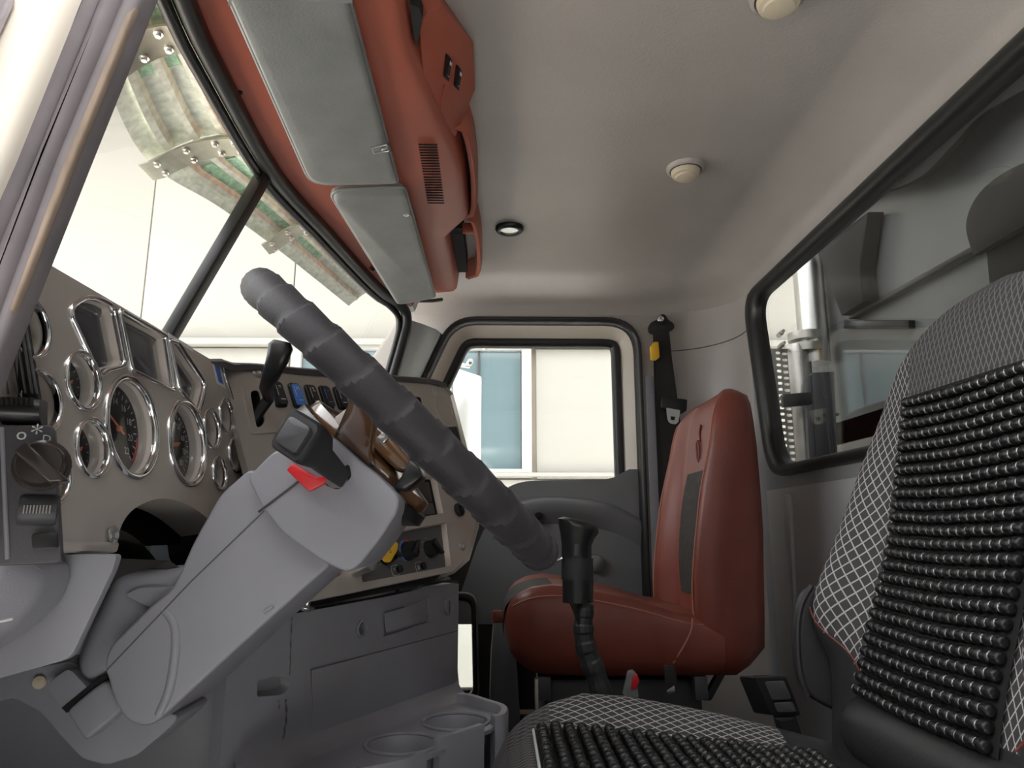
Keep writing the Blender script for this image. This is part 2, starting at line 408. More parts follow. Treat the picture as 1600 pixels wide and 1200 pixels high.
for t in (T_MID, 0.30, 0.78):
    lo = []
    for w in [i / 10 for i in range(11)]:
        h = 0.012 if t == T_MID else 0.010
        p = vis_pt(t, 0.02 + 1.0 * w, -0.024 + 0.008 * (w > 0.95)); lo.append([p + V((0, -0.032, 0)), p + V((0, 0.032, 0)), p + V((0, 0.032, -0.004)), p + V((0, -0.032, -0.004))])
    br = obj('bracket', MB().loft(lo, cap=(True, True)), M['visor_bracket'], ev, smooth=30)
    for w in (0.18, 0.36, 0.62, 0.88):
        for s_ in (-0.018, 0.018):
            p = vis_pt(t, w, -0.028) + V((0, s_, 0))
            obj('bolt', MB().lathe([(0.0075, 0), (0.0075, 0.002), (0.0045, 0.002), (0.0045, 0.007)], p, (0, 0, -1), 10), M['brushed'], br)

# truck hood, out of view, added to bounce light up through the windshield
hd_ = thing('truck_hood', 'unseen cream truck hood added to bounce light through the windshield', 'hood', (-1.6, 1.4, -0.8))
lo = []
for x, zt, hw in ((-0.90, 0.13, 0.90), (-1.2, 0.12, 0.88), (-1.8, 0.06, 0.80), (-2.3, -0.02, 0.70), (-2.42, -0.12, 0.66)):
    lo.append([V((x, 1.4 - hw, -0.8)), V((x, 1.4 - hw, zt - 0.16)), V((x, 1.4 - hw * 0.93, zt - 0.05)), V((x, 1.4 - hw * 0.8, zt)), V((x, 1.4, zt + 0.03)), V((x, 1.4 + hw * 0.8, zt)), V((x, 1.4 + hw * 0.93, zt - 0.05)), V((x, 1.4 + hw, zt - 0.16)), V((x, 1.4 + hw, -0.8))])
obj('shell', MB().loft(lo, cap=(True, True)), M['cream_paint'], hd_, smooth=50)
obj('grille', MB().box((-2.44, 1.4, -0.45), (0.05, 0.9, 0.55)), M['brushed'], hd_, bevel=0.01)

# open driver door, out of view, added to keep light off the column
dd = thing('driver_door', 'unseen open driver door added beside the lens to block light', 'door', (-0.52, -0.15, -0.9))
dR = Matrix.Rotation(math.radians(-12), 3, 'Z')
def DD(a, z): return V((-0.50, 0.33, 0)) + dR @ V((0.0, -a, 0)) + V((0, 0, z))
obj('skin', MB().plate([DD(0, -0.95), DD(0.92, -0.95), DD(0.92, 0.72), DD(0.25, 0.72), DD(0.0, 0.15)], [[DD(0.08, 0.17), DD(0.84, 0.17), DD(0.84, 0.64), DD(0.28, 0.64)]], (-0.05, 0, 0)), M['cream_paint'], dd, bevel=0.004)
obj('inner_panel', MB().prism([DD(0.03, -0.9), DD(0.88, -0.9), DD(0.88, 0.14), DD(0.05, 0.14)], (0.02, 0, 0)), M['grey_plastic_dark'], dd, bevel=0.006)
obj('glass', MB().prism([DD(0.08, 0.17), DD(0.84, 0.17), DD(0.84, 0.64), DD(0.28, 0.64)], (-0.004, 0, 0)), M['clear_glass'], dd, smooth=0)
obj('armrest', MB().box(DD(0.5, -0.12) + V((0.05, 0, 0)), (0.06, 0.4, 0.07)), M['grey_plastic_dark'], dd, bevel=0.015)

# passenger side mirror on its arms
mr = thing('side_mirror', 'tall white side mirror on tubular arms outside the passenger window', 'mirror', P(728, 740, Y=2.85))
face = [P(705, 572, Y=2.78), P(753, 588, Y=2.9), P(752, 745, Y=2.9), P(704, 748, Y=2.78)]
nrm = V((0.9, -0.35, 0)).normalized()
obj('housing', MB().prism(arc_round(face, 0.012), V((-0.04, 0.06, 0))), M['white_paint'], mr, bevel=0.006)
obj('glass', MB().prism(arc_round([f + V((0.001, -0.002, 0)) for f in [P(708, 578, Y=2.78), P(749, 592, Y=2.89), P(748, 741, Y=2.89), P(707, 744, Y=2.78)]], 0.01), V((0.0005, -0.001, 0))), M['white_paint'], mr)
obj('arm', MB().tube(cr([P(731, 526, Y=2.5), P(712, 545, Y=2.65), P(697, 580, Y=2.78), P(692, 660, Y=2.8), P(694, 740, Y=2.8)], 8), 0.014, 10), M['white_paint'], mr)
obj('arm', MB().tube([P(700, 572, Y=2.78), P(715, 570, Y=2.82), P(733, 572, Y=2.85)], 0.009, 8), M['brushed'], mr)
obj('mount_foot', MB().lathe([(0.028, 0), (0.03, 0.012), (0.018, 0.035)], P(735, 520, Y=2.5), (0.1, -0.2, -1), 14), M['charcoal'], mr)
for q in ((737, 541), (733, 568), (757, 543)):
    obj('clamp', MB().lathe([(0.013, 0), (0.013, 0.02), (0.007, 0.02), (0.007, 0.035)], P(q[0], q[1], Y=2.75), (0.3, -1, 0.2), 10), M['brushed'], mr)
obj('stay_rod', MB().tube([P(760, 542, Y=2.7), P(800, 530, Y=2.62), P(850, 520, Y=2.5)], 0.005, 8), M['white_paint'], mr)

# exhaust stack and dump body behind the cab
EY = 2.52
ex_ = thing('exhaust_stack', 'chrome exhaust stack with clamp and perforated guard behind the rear window', 'exhaust', P(1250, 900, Y=EY))
pc = P(1266, 470, Y=EY); pr = 0.054
obj('upper_pipe', MB().lathe([(pr, -0.02), (pr, 1.6)], V((pc.x, EY, P(1260, 560, Y=EY).z)), (0, 0, 1), 28), M['brushed'], ex_)
lc = P(1250, 640, Y=EY)
obj('lower_pipe', MB().lathe([(pr * 0.96, -1.3), (pr * 0.96, 0.0), (pr * 0.8, 0.03)], V((lc.x, EY, P(1250, 553, Y=EY).z)), (0, 0, 1), 28), M['steel_dull'], ex_)
for y, h in ((527, 0.03), (545, 0.03)):
    cl = obj('clamp', MB().lathe([(pr + 0.006, -h / 2), (pr + 0.009, -h / 2), (pr + 0.009, h / 2), (pr + 0.006, h / 2)], V((lc.x * 0.4 + pc.x * 0.6, EY, P(1250, y, Y=EY).z)), (0, 0, 1), 28), M['steel_dull'], ex_)
    obj('clamp_bolt', MB().lathe([(0.009, 0), (0.009, 0.03), (0.006, 0.03), (0.006, 0.05)], V((lc.x - pr - 0.012, EY - 0.02, P(1250, y, Y=EY).z)), (0, -1, 0.1), 10), M['steel_dull'], cl)
gx = P(1224, 640, Y=EY - 0.02)
mb = MB(); hl = []
zt, zb = P(1220, 548, Y=EY).z, P(1226, 760, Y=EY).z; nh = 22
for i in range(nh):
    for cx, hw in ((-0.008, 0.008), (0.016, 0.0095)):
        z = zt - (zt - zb) * (i + 0.7) / nh; z -= 0.004 * (cx > 0)
        hl.append(arc_round([V((gx.x + cx - hw, EY - 0.03, z - 0.005)), V((gx.x + cx + hw, EY - 0.03, z - 0.005)), V((gx.x + cx + hw, EY - 0.03, z + 0.005)), V((gx.x + cx - hw, EY - 0.03, z + 0.005))], 0.004, 2))
mb.plate([V((gx.x - 0.032, EY - 0.03, zb)), V((gx.x + 0.035, EY - 0.03, zb)), V((gx.x + 0.035, EY - 0.03, zt)), V((gx.x - 0.032, EY - 0.03, zt))], hl, (0, 0.003, 0))
obj('perforated_guard', mb, M['steel_dull'], ex_, smooth=0)
bk = thing('stack_bracket', 'black steel channel with strap holding the exhaust stack', 'bracket', P(1290, 900, Y=2.42))
obj('channel', slab([P(1268, 582, Y=2.42), P(1304, 580, Y=2.42), P(1317, 900, Y=2.42), P(1284, 900, Y=2.42)], (0, 0.06, 0)), M['black_satin'], bk, bevel=0.004)
obj('flange', slab([P(1258, 590, Y=2.42), P(1268, 586, Y=2.42), P(1284, 900, Y=2.42), P(1274, 900, Y=2.42)], (0, 0.02, 0)), M['charcoal'], bk, bevel=0.002)
obj('strap', slab([P(1222, 616, Y=2.40), P(1268, 612, Y=2.42), P(1270, 632, Y=2.42), P(1224, 636, Y=2.40)], (0, 0.02, 0)), M['black_satin'], bk, bevel=0.003)
for q in ((1287, 648), (1307, 648)):
    obj('bolt', MB().lathe([(0.006, 0), (0.006, 0.008), (0.0, 0.009)], P(q[0], q[1], Y=2.42), (0, -1, 0), 8), M['matte_black'], bk)

HX = 1.22
db = thing('dump_body', 'dark grey dump body headboard with black ribs close behind the cab', 'truck body', (HX + 0.2, 1.2, -1.2))
obj('headboard', MB().prism([V((HX, -1.6, 0.30)), V((HX, 2.62, 0.30)), V((HX, 2.72, 0.62)), V((HX, 2.72, 3.2)), V((HX, -1.6, 3.2))], (0.04, 0, 0)), M['body_grey'], db, smooth=0)
obj('lower_bulkhead', MB().box((HX + 0.15, 0.55, -0.55), (0.3, 4.2, 1.9)), M['body_black'], db, bevel=0.02)
obj('ledge', MB().prism([P(1325, 492, X=HX - 0.03), P(1640, 316, X=HX - 0.03), P(1640, 328, X=HX - 0.03), P(1325, 499, X=HX - 0.03)], (0.03, 0, 0)), M['body_black'], db, bevel=0.003)
obj('cross_member', MB().prism([P(1318, 500, X=HX - 0.02), P(1420, 500, X=HX - 0.02), P(1420, 514, X=HX - 0.02), P(1318, 514, X=HX - 0.02)], (0.02, 0, 0)), M['body_black'], db, bevel=0.003)
def rib(pts, m='body_matte', dx=0.06): obj('rib', slab([P(a, b, X=HX - dx) for a, b in pts], (dx - 0.005, 0, 0)), M[m], db, bevel=0.006)
rib([(1276, 392), (1300, 372), (1356, 330), (1342, 420), (1348, 472), (1314, 494)])
rib([(1535, 345), (1640, 285), (1660, 400), (1545, 452)])
cp_ = cr([V(q) for q in ((1225, 330), (1300, 312), (1380, 300), (1440, 275), (1490, 225), (1540, 175), (1640, 120))], 5) + [V((1700, -200)), V((1225, -200))]
obj('dark_reflection', slab([P(q[0], q[1], X=HX - 0.09) for q in cp_], (0.02, 0, 0)), M['body_matte'], db, bevel=0.004)  # black sheet standing in for the dark cab reflection in the rear glass
bl = cr([V(q) for q in ((1520, 400), (1508, 350), (1530, 300), (1580, 262), (1640, 240))], 5) + [V((1640, 330))]
obj('dark_reflection_edge', slab([P(q[0], q[1], X=HX - 0.08) for q in bl], (0.02, 0, 0)), M['body_matte'], db, bevel=0.004)  # another dark piece of the reflected cab interior, built as a sheet

# ================================================================== cab shell
DY = 2.40          # inner face of the passenger side
CZ = 0.85          # headliner height
floor = struct('floor', MB().box((0.0, 1.40, -0.70), (1.7, 2.1, 0.04)), M['floor_mat'], 'black rubber cab floor', bevel=0.005)

def ceil_z(x, y):
    r = min(1.0, math.hypot(max(0.0, (x - 0.60) / 0.20), max(0.0, (y - 2.20) / 0.20, (0.60 - y) / 0.20)))
    return CZ - smooth_table([(0, 0), (0.22, 0.001), (0.45, 0.014), (0.80, 0.052), (0.93, 0.076), (1.0, 0.108)], r)
mb = MB()
xs = [-0.32 + 1.118 * i / 120 for i in range(121)]; ys = [0.40 + 2.0 * j / 180 for j in range(181)]
top = [[V((x, y, ceil_z(x, y))) for y in ys] for x in xs]
mb.loft(top, closed=False); mb.loft([[p + V((0, 0, 0.03)) for p in r] for r in top], closed=False)
ceiling = struct('ceiling', mb, M['headliner'], 'taupe vinyl headliner with rounded edges', smooth=60)

wall_front = struct('wall_front', MB().box((-0.86, 1.40, -0.26), (0.04, 2.1, 0.92)), M['charcoal'], 'dark firewall under the dashboard', smooth=0)
wall_left = struct('wall_left', MB().prism([V((-0.86, 0.40, -0.70)), V((-0.47, 0.40, -0.70)), V((-0.47, 0.40, 0.02)), V((-0.56, 0.40, 0.22)), V((-0.86, 0.40, 0.22))], (0, -0.04, 0)), M['grey_plastic_dark'], 'driver side kick panel below the pillar', smooth=0)

# rear wall with its window opening, rounded into the side wall
RX = 0.80
def rear(y, z, x=RX): return V((x, y, z))
win_out = [rear(2.205, 0.745), rear(0.60, 0.745), rear(0.70, 0.148), rear(2.095, 0.148)]
win_in = [rear(2.115, 0.704), rear(0.69, 0.704), rear(0.785, 0.180), rear(2.02, 0.180)]
wo = arc_round(win_out, 0.11, 8); wi = arc_round(win_in, 0.085, 8)
mb = MB(); mb.plate([rear(0.40, -0.70), rear(2.20, -0.70), rear(2.20, 0.62), rear(2.24, 0.76), rear(0.40, 0.76)], [wo], (0.05, 0, 0))
wall_back = struct('wall_back', mb, M['rear_trim'], 'grey moulded rear wall of the cab', smooth=30)
lo = []
for z in (-0.70, 0.12, 0.50, 0.70, 0.76):
    lo.append([V((0.60 + 0.196 * math.sin(a), 2.20 + 0.196 * math.cos(a), z)) for a in [PI / 2 * i / 20 for i in range(21)]])
    lo[-1].append(V((0.80, 2.19, z)))
obj('corner_post', MB().loft(lo, closed=False), M['headliner'], wall_back, smooth=60)
# upper vinyl facing of the rear wall around the window
obj('lower_panel', slab([rear(0.42, -0.68), rear(2.12, -0.68), rear(2.12, 0.115), rear(0.42, 0.115)], (-0.008, 0, 0)), M['rear_panel_lit'], wall_back, bevel=0.005)
obj('moulded_rib', MB().prism([rear(1.93, 0.10), rear(1.99, 0.10), rear(1.965, -0.30)], (-0.018, 0, 0)), M['rear_panel_lit'], wall_back, bevel=0.006)

window_2 = struct_root('window_2', 'rear window in a thick black rubber seal', rear(1.4, 0.15))
def seal_loft(outer, inner, off, rise):
    c = []
    for a, b in zip(outer, inner):
        q = []
        for t, h in ((0, 0), (0.08, 0.7), (0.3, 1.0), (0.6, 1.0), (0.85, 0.75), (1, 0.1), (1, -1.2), (0, -1.2)):
            q.append(a + (b - a) * t + off * (h * rise))
        c.append(q)
    return MB().loft(c, True, wrap=True)
obj('rubber_seal', seal_loft(wo, wi, V((-1, 0, 0)), 0.02), M['rubber'], window_2, smooth=50)
obj('glass', MB().prism([p + V((0.012, 0, 0)) for p in wi], (0.004, 0, 0)), M['tinted_glass'], window_2, smooth=0)

# passenger side wall with the door opening
def side(px, py, y=DY): return P(px, py, Y=y)
def S(x, z, y=DY): return V((x, y, z))
hole = [S(-0.415, -0.60), S(0.494, -0.60), S(0.494, 0.735), S(-0.175, 0.735), S(-0.42, 0.18)]
hole_r = arc_round(hole, [0.05, 0.05, 0.13, 0.09, 0.05], 8)
mb = MB(); mb.plate([S(-0.75, -0.70), S(0.605, -0.70), S(0.605, 0.77), S(-0.33, 0.77), S(-0.75, 0.10)], [hole_r], (0, 0.06, 0))
wall_right = struct('wall_right', mb, M['headliner'], 'taupe vinyl side wall around the passenger door', smooth=30)
obj('pillar_strip', slab([S(0.50, 0.52), S(0.535, 0.52), S(0.60, -0.45), S(0.50, -0.45)], (0, -0.012, 0)), M['grey_plastic'], wall_right, bevel=0.004)
obj('seam', MB().tube([V((0.57, 2.397, 0.612))] + [V((0.60 + 0.195 * math.sin(a), 2.20 + 0.195 * math.cos(a), 0.612 + 0.012 * a)) for a in [PI / 2 * i / 14 for i in range(15)]], 0.0016, 6), M['charcoal'], wall_right)

door = struct_root('door_1', 'passenger door with cream window frame and grey moulded panel', (0.1, DY + 0.03, -0.6))
gl = arc_round([P(678, 690, Y=2.46), P(982, 690, Y=2.46), P(980, 520, Y=2.46), P(712, 518, Y=2.46)], [0, 0, 0.06, 0.05], 8)
# door frame rings, from the body seal inwards
def inset(loop, d, y):
    n = len(loop); c = []
    cx = sum(p.x for p in loop) / n; cz = sum(p.z for p in loop) / n; out = []
    for i in range(n):
        a, b = loop[i - 1], loop[(i + 1) % n]; t = (b - a).normalized(); nn = V((-t.z, 0, t.x))
        if nn.dot(V((cx - loop[i].x, 0, cz - loop[i].z))) < 0: nn = -nn
        q = loop[i] + nn * d; out.append(V((q.x, y, q.z)))
    return out
L0 = [V((p.x, DY, p.z)) for p in hole_r]
L1 = inset(L0, 0.026, DY + 0.02); L2 = inset(L0, 0.066, DY + 0.045); L3 = inset(L0, 0.098, DY + 0.055)
obj('body_seal', seal_loft(L0, L1, V((0, -1, 0)), 0.018), M['rubber'], door, smooth=50)
obj('frame', MB().loft([L1, [p + V((0, -0.006, 0)) for p in inset(L0, 0.034, DY + 0.03)], L2, [p + V((0, 0.03, 0)) for p in L2]]), M['cream_paint'], door, smooth=50)
obj('glass_seal', seal_loft(L2, L3, V((0, -1, 0)), 0.010), M['rubber'], door, smooth=50)
g3 = [V((p.x, DY + 0.06, p.z)) for p in L3]
obj('glass', MB().prism([p for p in g3 if True], (0, 0.004, 0)), M['clear_glass'], door, smooth=0)
# inner panel: top edge sweeps down from the handle end
py_ = DY + 0.015
pan = cr([P(775, 800, Y=py_), P(783, 772, Y=py_), P(803, 757, Y=py_), P(835, 751, Y=py_), P(900, 750, Y=py_), P(950, 748, Y=py_), P(968, 741, Y=py_), P(983, 733, Y=py_)], 6) + [P(1003, 733, Y=py_), P(1006, 940, Y=py_), V((0.465, py_, -0.30)), V((-0.16, py_, -0.30)), P(745, 852, Y=py_), P(755, 830, Y=py_)]
ip = obj('inner_panel', slab(pan, (0, 0.04, 0)), M['grey_plastic_dark'], door, bevel=0.012, bseg=3, bang=50)
obj('lower_panel', MB().plate([V((-0.37, py_ + 0.012, 0.02)), V((0.485, py_ + 0.012, 0.02)), V((0.485, py_ + 0.012, -0.60)), V((-0.37, py_ + 0.012, -0.60))],
    [arc_round([P(690, 928, Y=py_ + .012), P(741, 930, Y=py_ + .012), P(744, 1092, Y=py_ + .012), P(690, 1092, Y=py_ + .012)], 0.035, 6)], (0, 0.03, 0)), M['brown_dark'], door, smooth=30)
lw = arc_round([P(690, 925, Y=py_), P(744, 927, Y=py_), P(748, 1095, Y=py_), P(690, 1095, Y=py_)], 0.04, 6)
lwi = arc_round([P(696, 937, Y=py_), P(736, 939, Y=py_), P(739, 1086, Y=py_), P(696, 1086, Y=py_)], 0.03, 6)
ls = obj('lower_window', seal_loft(lw, lwi, V((0, -1, 0)), 0.012), M['rubber'], door, smooth=50)
obj('pane', MB().prism([p + V((0, 0.03, 0)) for p in lwi], (0, 0.004, 0)), M['clear_glass'], ls, smooth=0)
obj('window_trim', MB().tube([p + V((0, -0.006, 0)) for p in lw], 0.004, 8, closed=True), M['steel_dull'], ls)
# swept armrest ridge, pull handle, latch
rid = cr([P(770, 812, Y=py_), P(800, 796, Y=py_), P(850, 786, Y=py_), P(910, 789, Y=py_), P(960, 800, Y=py_), P(1002, 822, Y=py_)], 8)
lo = []
for i, p in enumerate(rid):
    w = 0.03 * math.sin(PI * (0.1 + 0.8 * i / (len(rid) - 1)))
    lo.append([p + V((0, 0.0, 0.022)), p + V((0, -w, 0.010)), p + V((0, -w * 1.2, -0.004)), p + V((0, -w * 0.7, -0.035)), p + V((0, 0.0, -0.07))])
obj('armrest_ridge', MB().loft(lo, closed=False), M['grey_plastic_dark'], door, smooth=60)
hp = P(838, 806, Y=py_ - 0.02)
hd = obj('latch_bezel', MB().prism(arc_round([hp + V((x, 0, z)) for x, z in ((-0.05, -0.028), (0.028, -0.028), (0.028, 0.028), (-0.05, 0.028))], 0.025, 6), (0, 0.03, 0)), M['charcoal'], door, bevel=0.004)
obj('latch_hole', MB().lathe([(0.013, 0), (0.013, 0.003), (0.0085, 0.004)], hp + V((0.008, 0.001, 0)), (0, -1, 0), 16), M['matte_black'], hd)
obj('grab_boss', MB().lathe([(0.03, 0), (0.028, 0.02), (0.02, 0.026), (0, 0.027)], P(930, 880, Y=py_), (0, -1, 0), 18), M['grey_plastic_dark'], door)
obj('step_reflector', MB().box(P(785, 963, Y=2.2), (0.062, 0.03, 0.035)), M['red_leather'], door, bevel=0.004)
obj('kick_moulding', slab(cr([P(770, 975, Y=2.33), P(800, 972, Y=2.33), P(806, 1010, Y=2.33), P(812, 1200, Y=2.33), P(768, 1200, Y=2.33)], 4, True), (0, 0.06, 0)), M['grey_plastic_dark'], door, bevel=0.01)

# windshield: curved glass, rubber surround, centre post
window_1 = struct_root('window_1', 'split curved windshield with black rubber surround and centre post', (-0.62, 1.365, 0.22))
def ws(y, t):
    """t 0 at the header .. 1 at the base"""
    s = 0.466 - 0.22 * abs((y - 1.365) / 0.86) ** 3; zt = hdr_z(y); zb = 0.20
    z = zt + (zb - zt) * t; return V((hdr_x(y) - s * (zt - z), y, z))
YA, YB = 0.50, 2.225
for a, b in ((YA, 1.352), (1.378, YB)):
    mb = MB(); mb.grid(lambda u, v: ws(a + (b - a) * u, v), 26, 8)
    obj('pane', mb, M['clear_glass'], window_1, smooth=60)
def ws_round(y, t):  # rounded passenger corner
    return ws(y, t)
hd_pts = [ws(YA + (2.15 - YA) * i / 40, 0.0) for i in range(41)]
corner = cr([ws(2.15, 0.0), ws(2.195, 0.03), ws(2.215, 0.10), ws(2.22, 0.2), ws(2.222, 0.45), ws(2.225, 1.0)], 6)
path = hd_pts + corner[1:]
sealm = MB().tube([p + V((0.012, 0, -0.004)) for p in path], 0.0165, 12); sealm.tube([p + V((-0.012, 0, -0.016)) for p in path], 0.010, 10)
obj('rubber_surround', sealm, M['rubber'], window_1, smooth=60)
obj('centre_post', MB().loft([[ws(1.365, t) + V((0.014, -0.017, 0)), ws(1.365, t) + V((0.014, 0.017, 0)), ws(1.365, t) + V((-0.014, 0.013, 0)), ws(1.365, t) + V((-0.014, -0.013, 0))] for t in [i / 10 for i in range(11)]], cap=(True, True)), M['rubber'], window_1, bevel=0.003)

# passenger front pillar trim
wsd = [V((p.x + 0.012, p.y + 0.004, p.z)) for p in corner[10:]]
lo = []
for p in wsd:
    z = p.z; dx = -0.175 - (0.735 - z) * 0.4414
    q = V((min(dx, 0), DY - 0.004, z)); m1 = p.lerp(q, 0.35) + V((0.012, -0.004, 0)); m2 = p.lerp(q, 0.75) + V((0.012, -0.012, 0))
    lo.append([p, m1, m2, q, q + V((0, 0.03, 0)), p + V((-0.02, 0.05, 0))])
trim_1 = struct('trim_1', MB().loft(lo, cap=(True, True)), M['pillar_trim'], 'grey front pillar trim beside the passenger door', smooth=60)
for q in ((640, 531), (668, 452)):
    sp_ = P(q[0], q[1], Y=2.285)
    if q[1] > 500: obj('screw', MB().lathe([(0.011, 0), (0.010, 0.004), (0.006, 0.005), (0.005, 0.003)], sp_, (0.55, -0.83, 0.0), 14), M['brushed'], trim_1)

# driver's door pillar, close to the lens: dusty rubber seals on cream paint
def strip(pts, y0, y1, m, nm, parent, bev=0.004):
    return obj(nm, slab([P(a, b, Y=y0) for a, b in pts], (0, y1 - y0, 0)), m, parent, bevel=bev, bseg=3)
trim_2 = struct_root('trim_2', 'cream door pillar with dusty rubber seals on the driver side', P(60, 240, Y=0.40))
strip([(292, -180), (218, 0), (120, 240), (56, 400), (-8, 560), (-60, 690), (-80, 690), (84, 240), (184, 0), (262, -180)], 0.402, 0.42, M['rubber_dusty'], 'inner_seal', trim_2, 0.006)
strip([(258, -180), (182, 0), (82, 240), (-86, 690), (-140, 690), (48, 240), (146, 0), (224, -180)], 0.397, 0.42, M['rubber_dusty'], 'middle_seal', trim_2, 0.008)
strip([(226, -180), (148, 0), (50, 240), (-140, 690), (-190, 690), (8, 240), (106, 0), (180, -180)], 0.394, 0.42, M['rubber_dusty'], 'outer_seal', trim_2, 0.009)
strip([(182, -180), (108, 0), (10, 240), (-190, 690), (-520, 690), (-300, -180)], 0.385, 0.42, M['cream_paint'], 'painted_pillar', trim_2, 0.006)
strip([(213, 8), (119, 238), (55, 398), (20, 486), (12, 486), (100, 250), (196, 20)], 0.4005, 0.406, M['worn_edge'], 'worn_edge', trim_2, 0.002)
strip([(14, -60), (12, 0), (-60, 160), (-80, 160), (-30, -60)], 0.378, 0.384, M['rubber_dusty'], 'edge_seal', trim_2, 0.002)

# ================================================================== dashboard
# gauge cluster: a leaning plane that runs across the cab
CL = Plane(V((-0.39, 0.80, 0.23)), (0, 1, 0), V((-0.034, 0, 0.25)))
cluster = thing('gauge_cluster', 'satin taupe gauge cluster with chrome ringed dials behind the steering wheel', 'instrument panel', CL.at(0, -0.27))
def circ(c, r, n=40, rv=None): return [V((c[0] + r * math.cos(2 * PI * i / n), c[1] + (rv or r) * math.sin(2 * PI * i / n))) for i in range(n)]
gauges = []   # centre px, top/bottom px, kind
for cx, cy, y0, y1, kind in ((44, 512, 462, 563, 'blank'), (63, 627, 574, 678, 'blank'), (78, 742, 692, 795, 'blank'), (129, 595, 547, 643, 'temp'), (144, 700, 651, 750, 'fuel'),
                             (207, 667, 583, 751, 'tach'), (293, 692, 622, 763, 'speed'), (330, 670, 638, 703, 'small'), (353, 650, 621, 679, 'small'), (342, 739, 711, 767, 'small'), (367, 711, 683, 741, 'small')):
    c = CL.uv(cx, cy); r = (CL.uv(cx, y0)[1] - CL.uv(cx, y1)[1]) / 2 * 0.92; gauges.append((c, r, kind))
def uvl(pts): return [CL.uv(a, b) for a, b in pts]
shapes = {'fuel_dial': arc_round(uvl([(107, 484), (140, 463), (176, 480), (193, 566), (188, 571), (164, 577), (157, 584), (148, 574)]), [0.012, 0.02, 0.010, 0.004, 0.004, 0.01, 0.004, 0.006], 5),
          'display': arc_round(uvl([(187, 487), (257, 526), (270, 608), (206, 577)]), 0.003, 3),
          'pressure_dial': arc_round(uvl([(264, 533), (277, 537), (319, 600), (316, 616), (309, 643), (280, 607)]), [0.003, 0.006, 0.008, 0.004, 0.003, 0.006], 4)}
arch_px = [(182, 862), (188, 826), (203, 801), (226, 786), (252, 779), (282, 784), (312, 800), (345, 830)]
outer = [CL.uv(-75, 330), CL.uv(46, 395), CL.uv(200, 485), CL.uv(345, 571)]
redge_px = [(355, 600), (365, 633), (374, 680), (382, 725), (393, 800), (398, 845)]
outer += [CL.uv(a, b) for a, b in redge_px]
outer += [CL.uv(a, b) for a, b in cr([V((a, b)) for a, b in reversed(arch_px)], 4)]
outer += [CL.uv(100, 856), V((CL.uv(-75, 330)[0], CL.uv(100, 856)[1]))]
NT = 0.0
holes = [circ(c, r * 0.93) for c, r, k in gauges] + list(shapes.values())
mb = MB(); mb.plate([CL.at(p, None, NT) for p in outer], [[CL.at(p, None, NT) for p in h] for h in holes], CL.n * -0.008)
obj('panel', mb, M['taupe'], cluster, smooth=25)
# lower lip and edge beading of the panel
obj('lower_lip', MB().prism([CL.px(90, 846, NT + .003), CL.px(184, 847, NT + .003), CL.px(180, 864, NT + .003), CL.px(90, 862, NT + .003)], CL.n * -0.02), M['taupe'], cluster, bevel=0.003)
ar = [CL.px(a, b, NT) for a, b in cr([V(q) for q in arch_px], 5)]
obj('arch_return', MB().loft([ar, [p - CL.n * 0.05 for p in ar]], closed=False), M['taupe'], cluster, smooth=60)
right_edge = [CL.px(a, b, NT + 0.001) for a, b in [(345, 571)] + redge_px]
obj('edge_beading', MB().tube(right_edge, 0.0022, 8), M['chrome'], cluster)

def bezel_ring(pts, w, m='chrome'):
    """chrome moulding around an opening given as uv loop"""
    lo = []
    n = len(pts); cxx = sum(p[0] for p in pts) / n; cyy = sum(p[1] for p in pts) / n
    for i, p in enumerate(pts):
        t = (pts[(i + 1) % n] - pts[i - 1]).normalized(); nn = V((t[1], -t[0]))
        if nn.dot(V((p[0] - cxx, p[1] - cyy))) < 0: nn = -nn
        q = []
        for a, h in ((-0.2, -0.006), (-0.2, 0.003), (0.1, 0.0075), (0.5, 0.0085), (0.85, 0.0065), (1.0, 0.0), (0.9, -0.006)):
            uvp = p + nn * (w * a); q.append(CL.at(uvp, None, NT + h * 0.42))
        lo.append(q)
    return MB().loft(lo, True, wrap=True)
SWEEP0, SWEEP1 = math.radians(225), math.radians(-45)
def dial_marks(c, r, n, labels, depth, fr=None):
    mb = MB(); s = r
    for i in range(n + 1):
        a = SWEEP0 + (SWEEP1 - SWEEP0) * i / n; big = (i % 2 == 0); l = 0.12 if big else 0.07; w = 0.012
        d = V((math.cos(a), math.sin(a))); t = V((-d[1], d[0]))
        q = [c + d * (s * 0.80) + t * (s * w), c + d * (s * 0.80) - t * (s * w), c + d * (s * (0.80 - l)) - t * (s * w), c + d * (s * (0.80 - l)) + t * (s * w)]
        mb.add([CL.at(p, None, depth + 0.0004) for p in q], [(0, 1, 2, 3)])
    for i, t in enumerate(labels):
        a = SWEEP0 + (SWEEP1 - SWEEP0) * i / (len(labels) - 1)
        p = c + V((math.cos(a), math.sin(a))) * (s * 0.56)
        put_text(mb, t, CL.at(p, None, depth + 0.0005), CL.u, CL.v, s * 0.20)
    return mb
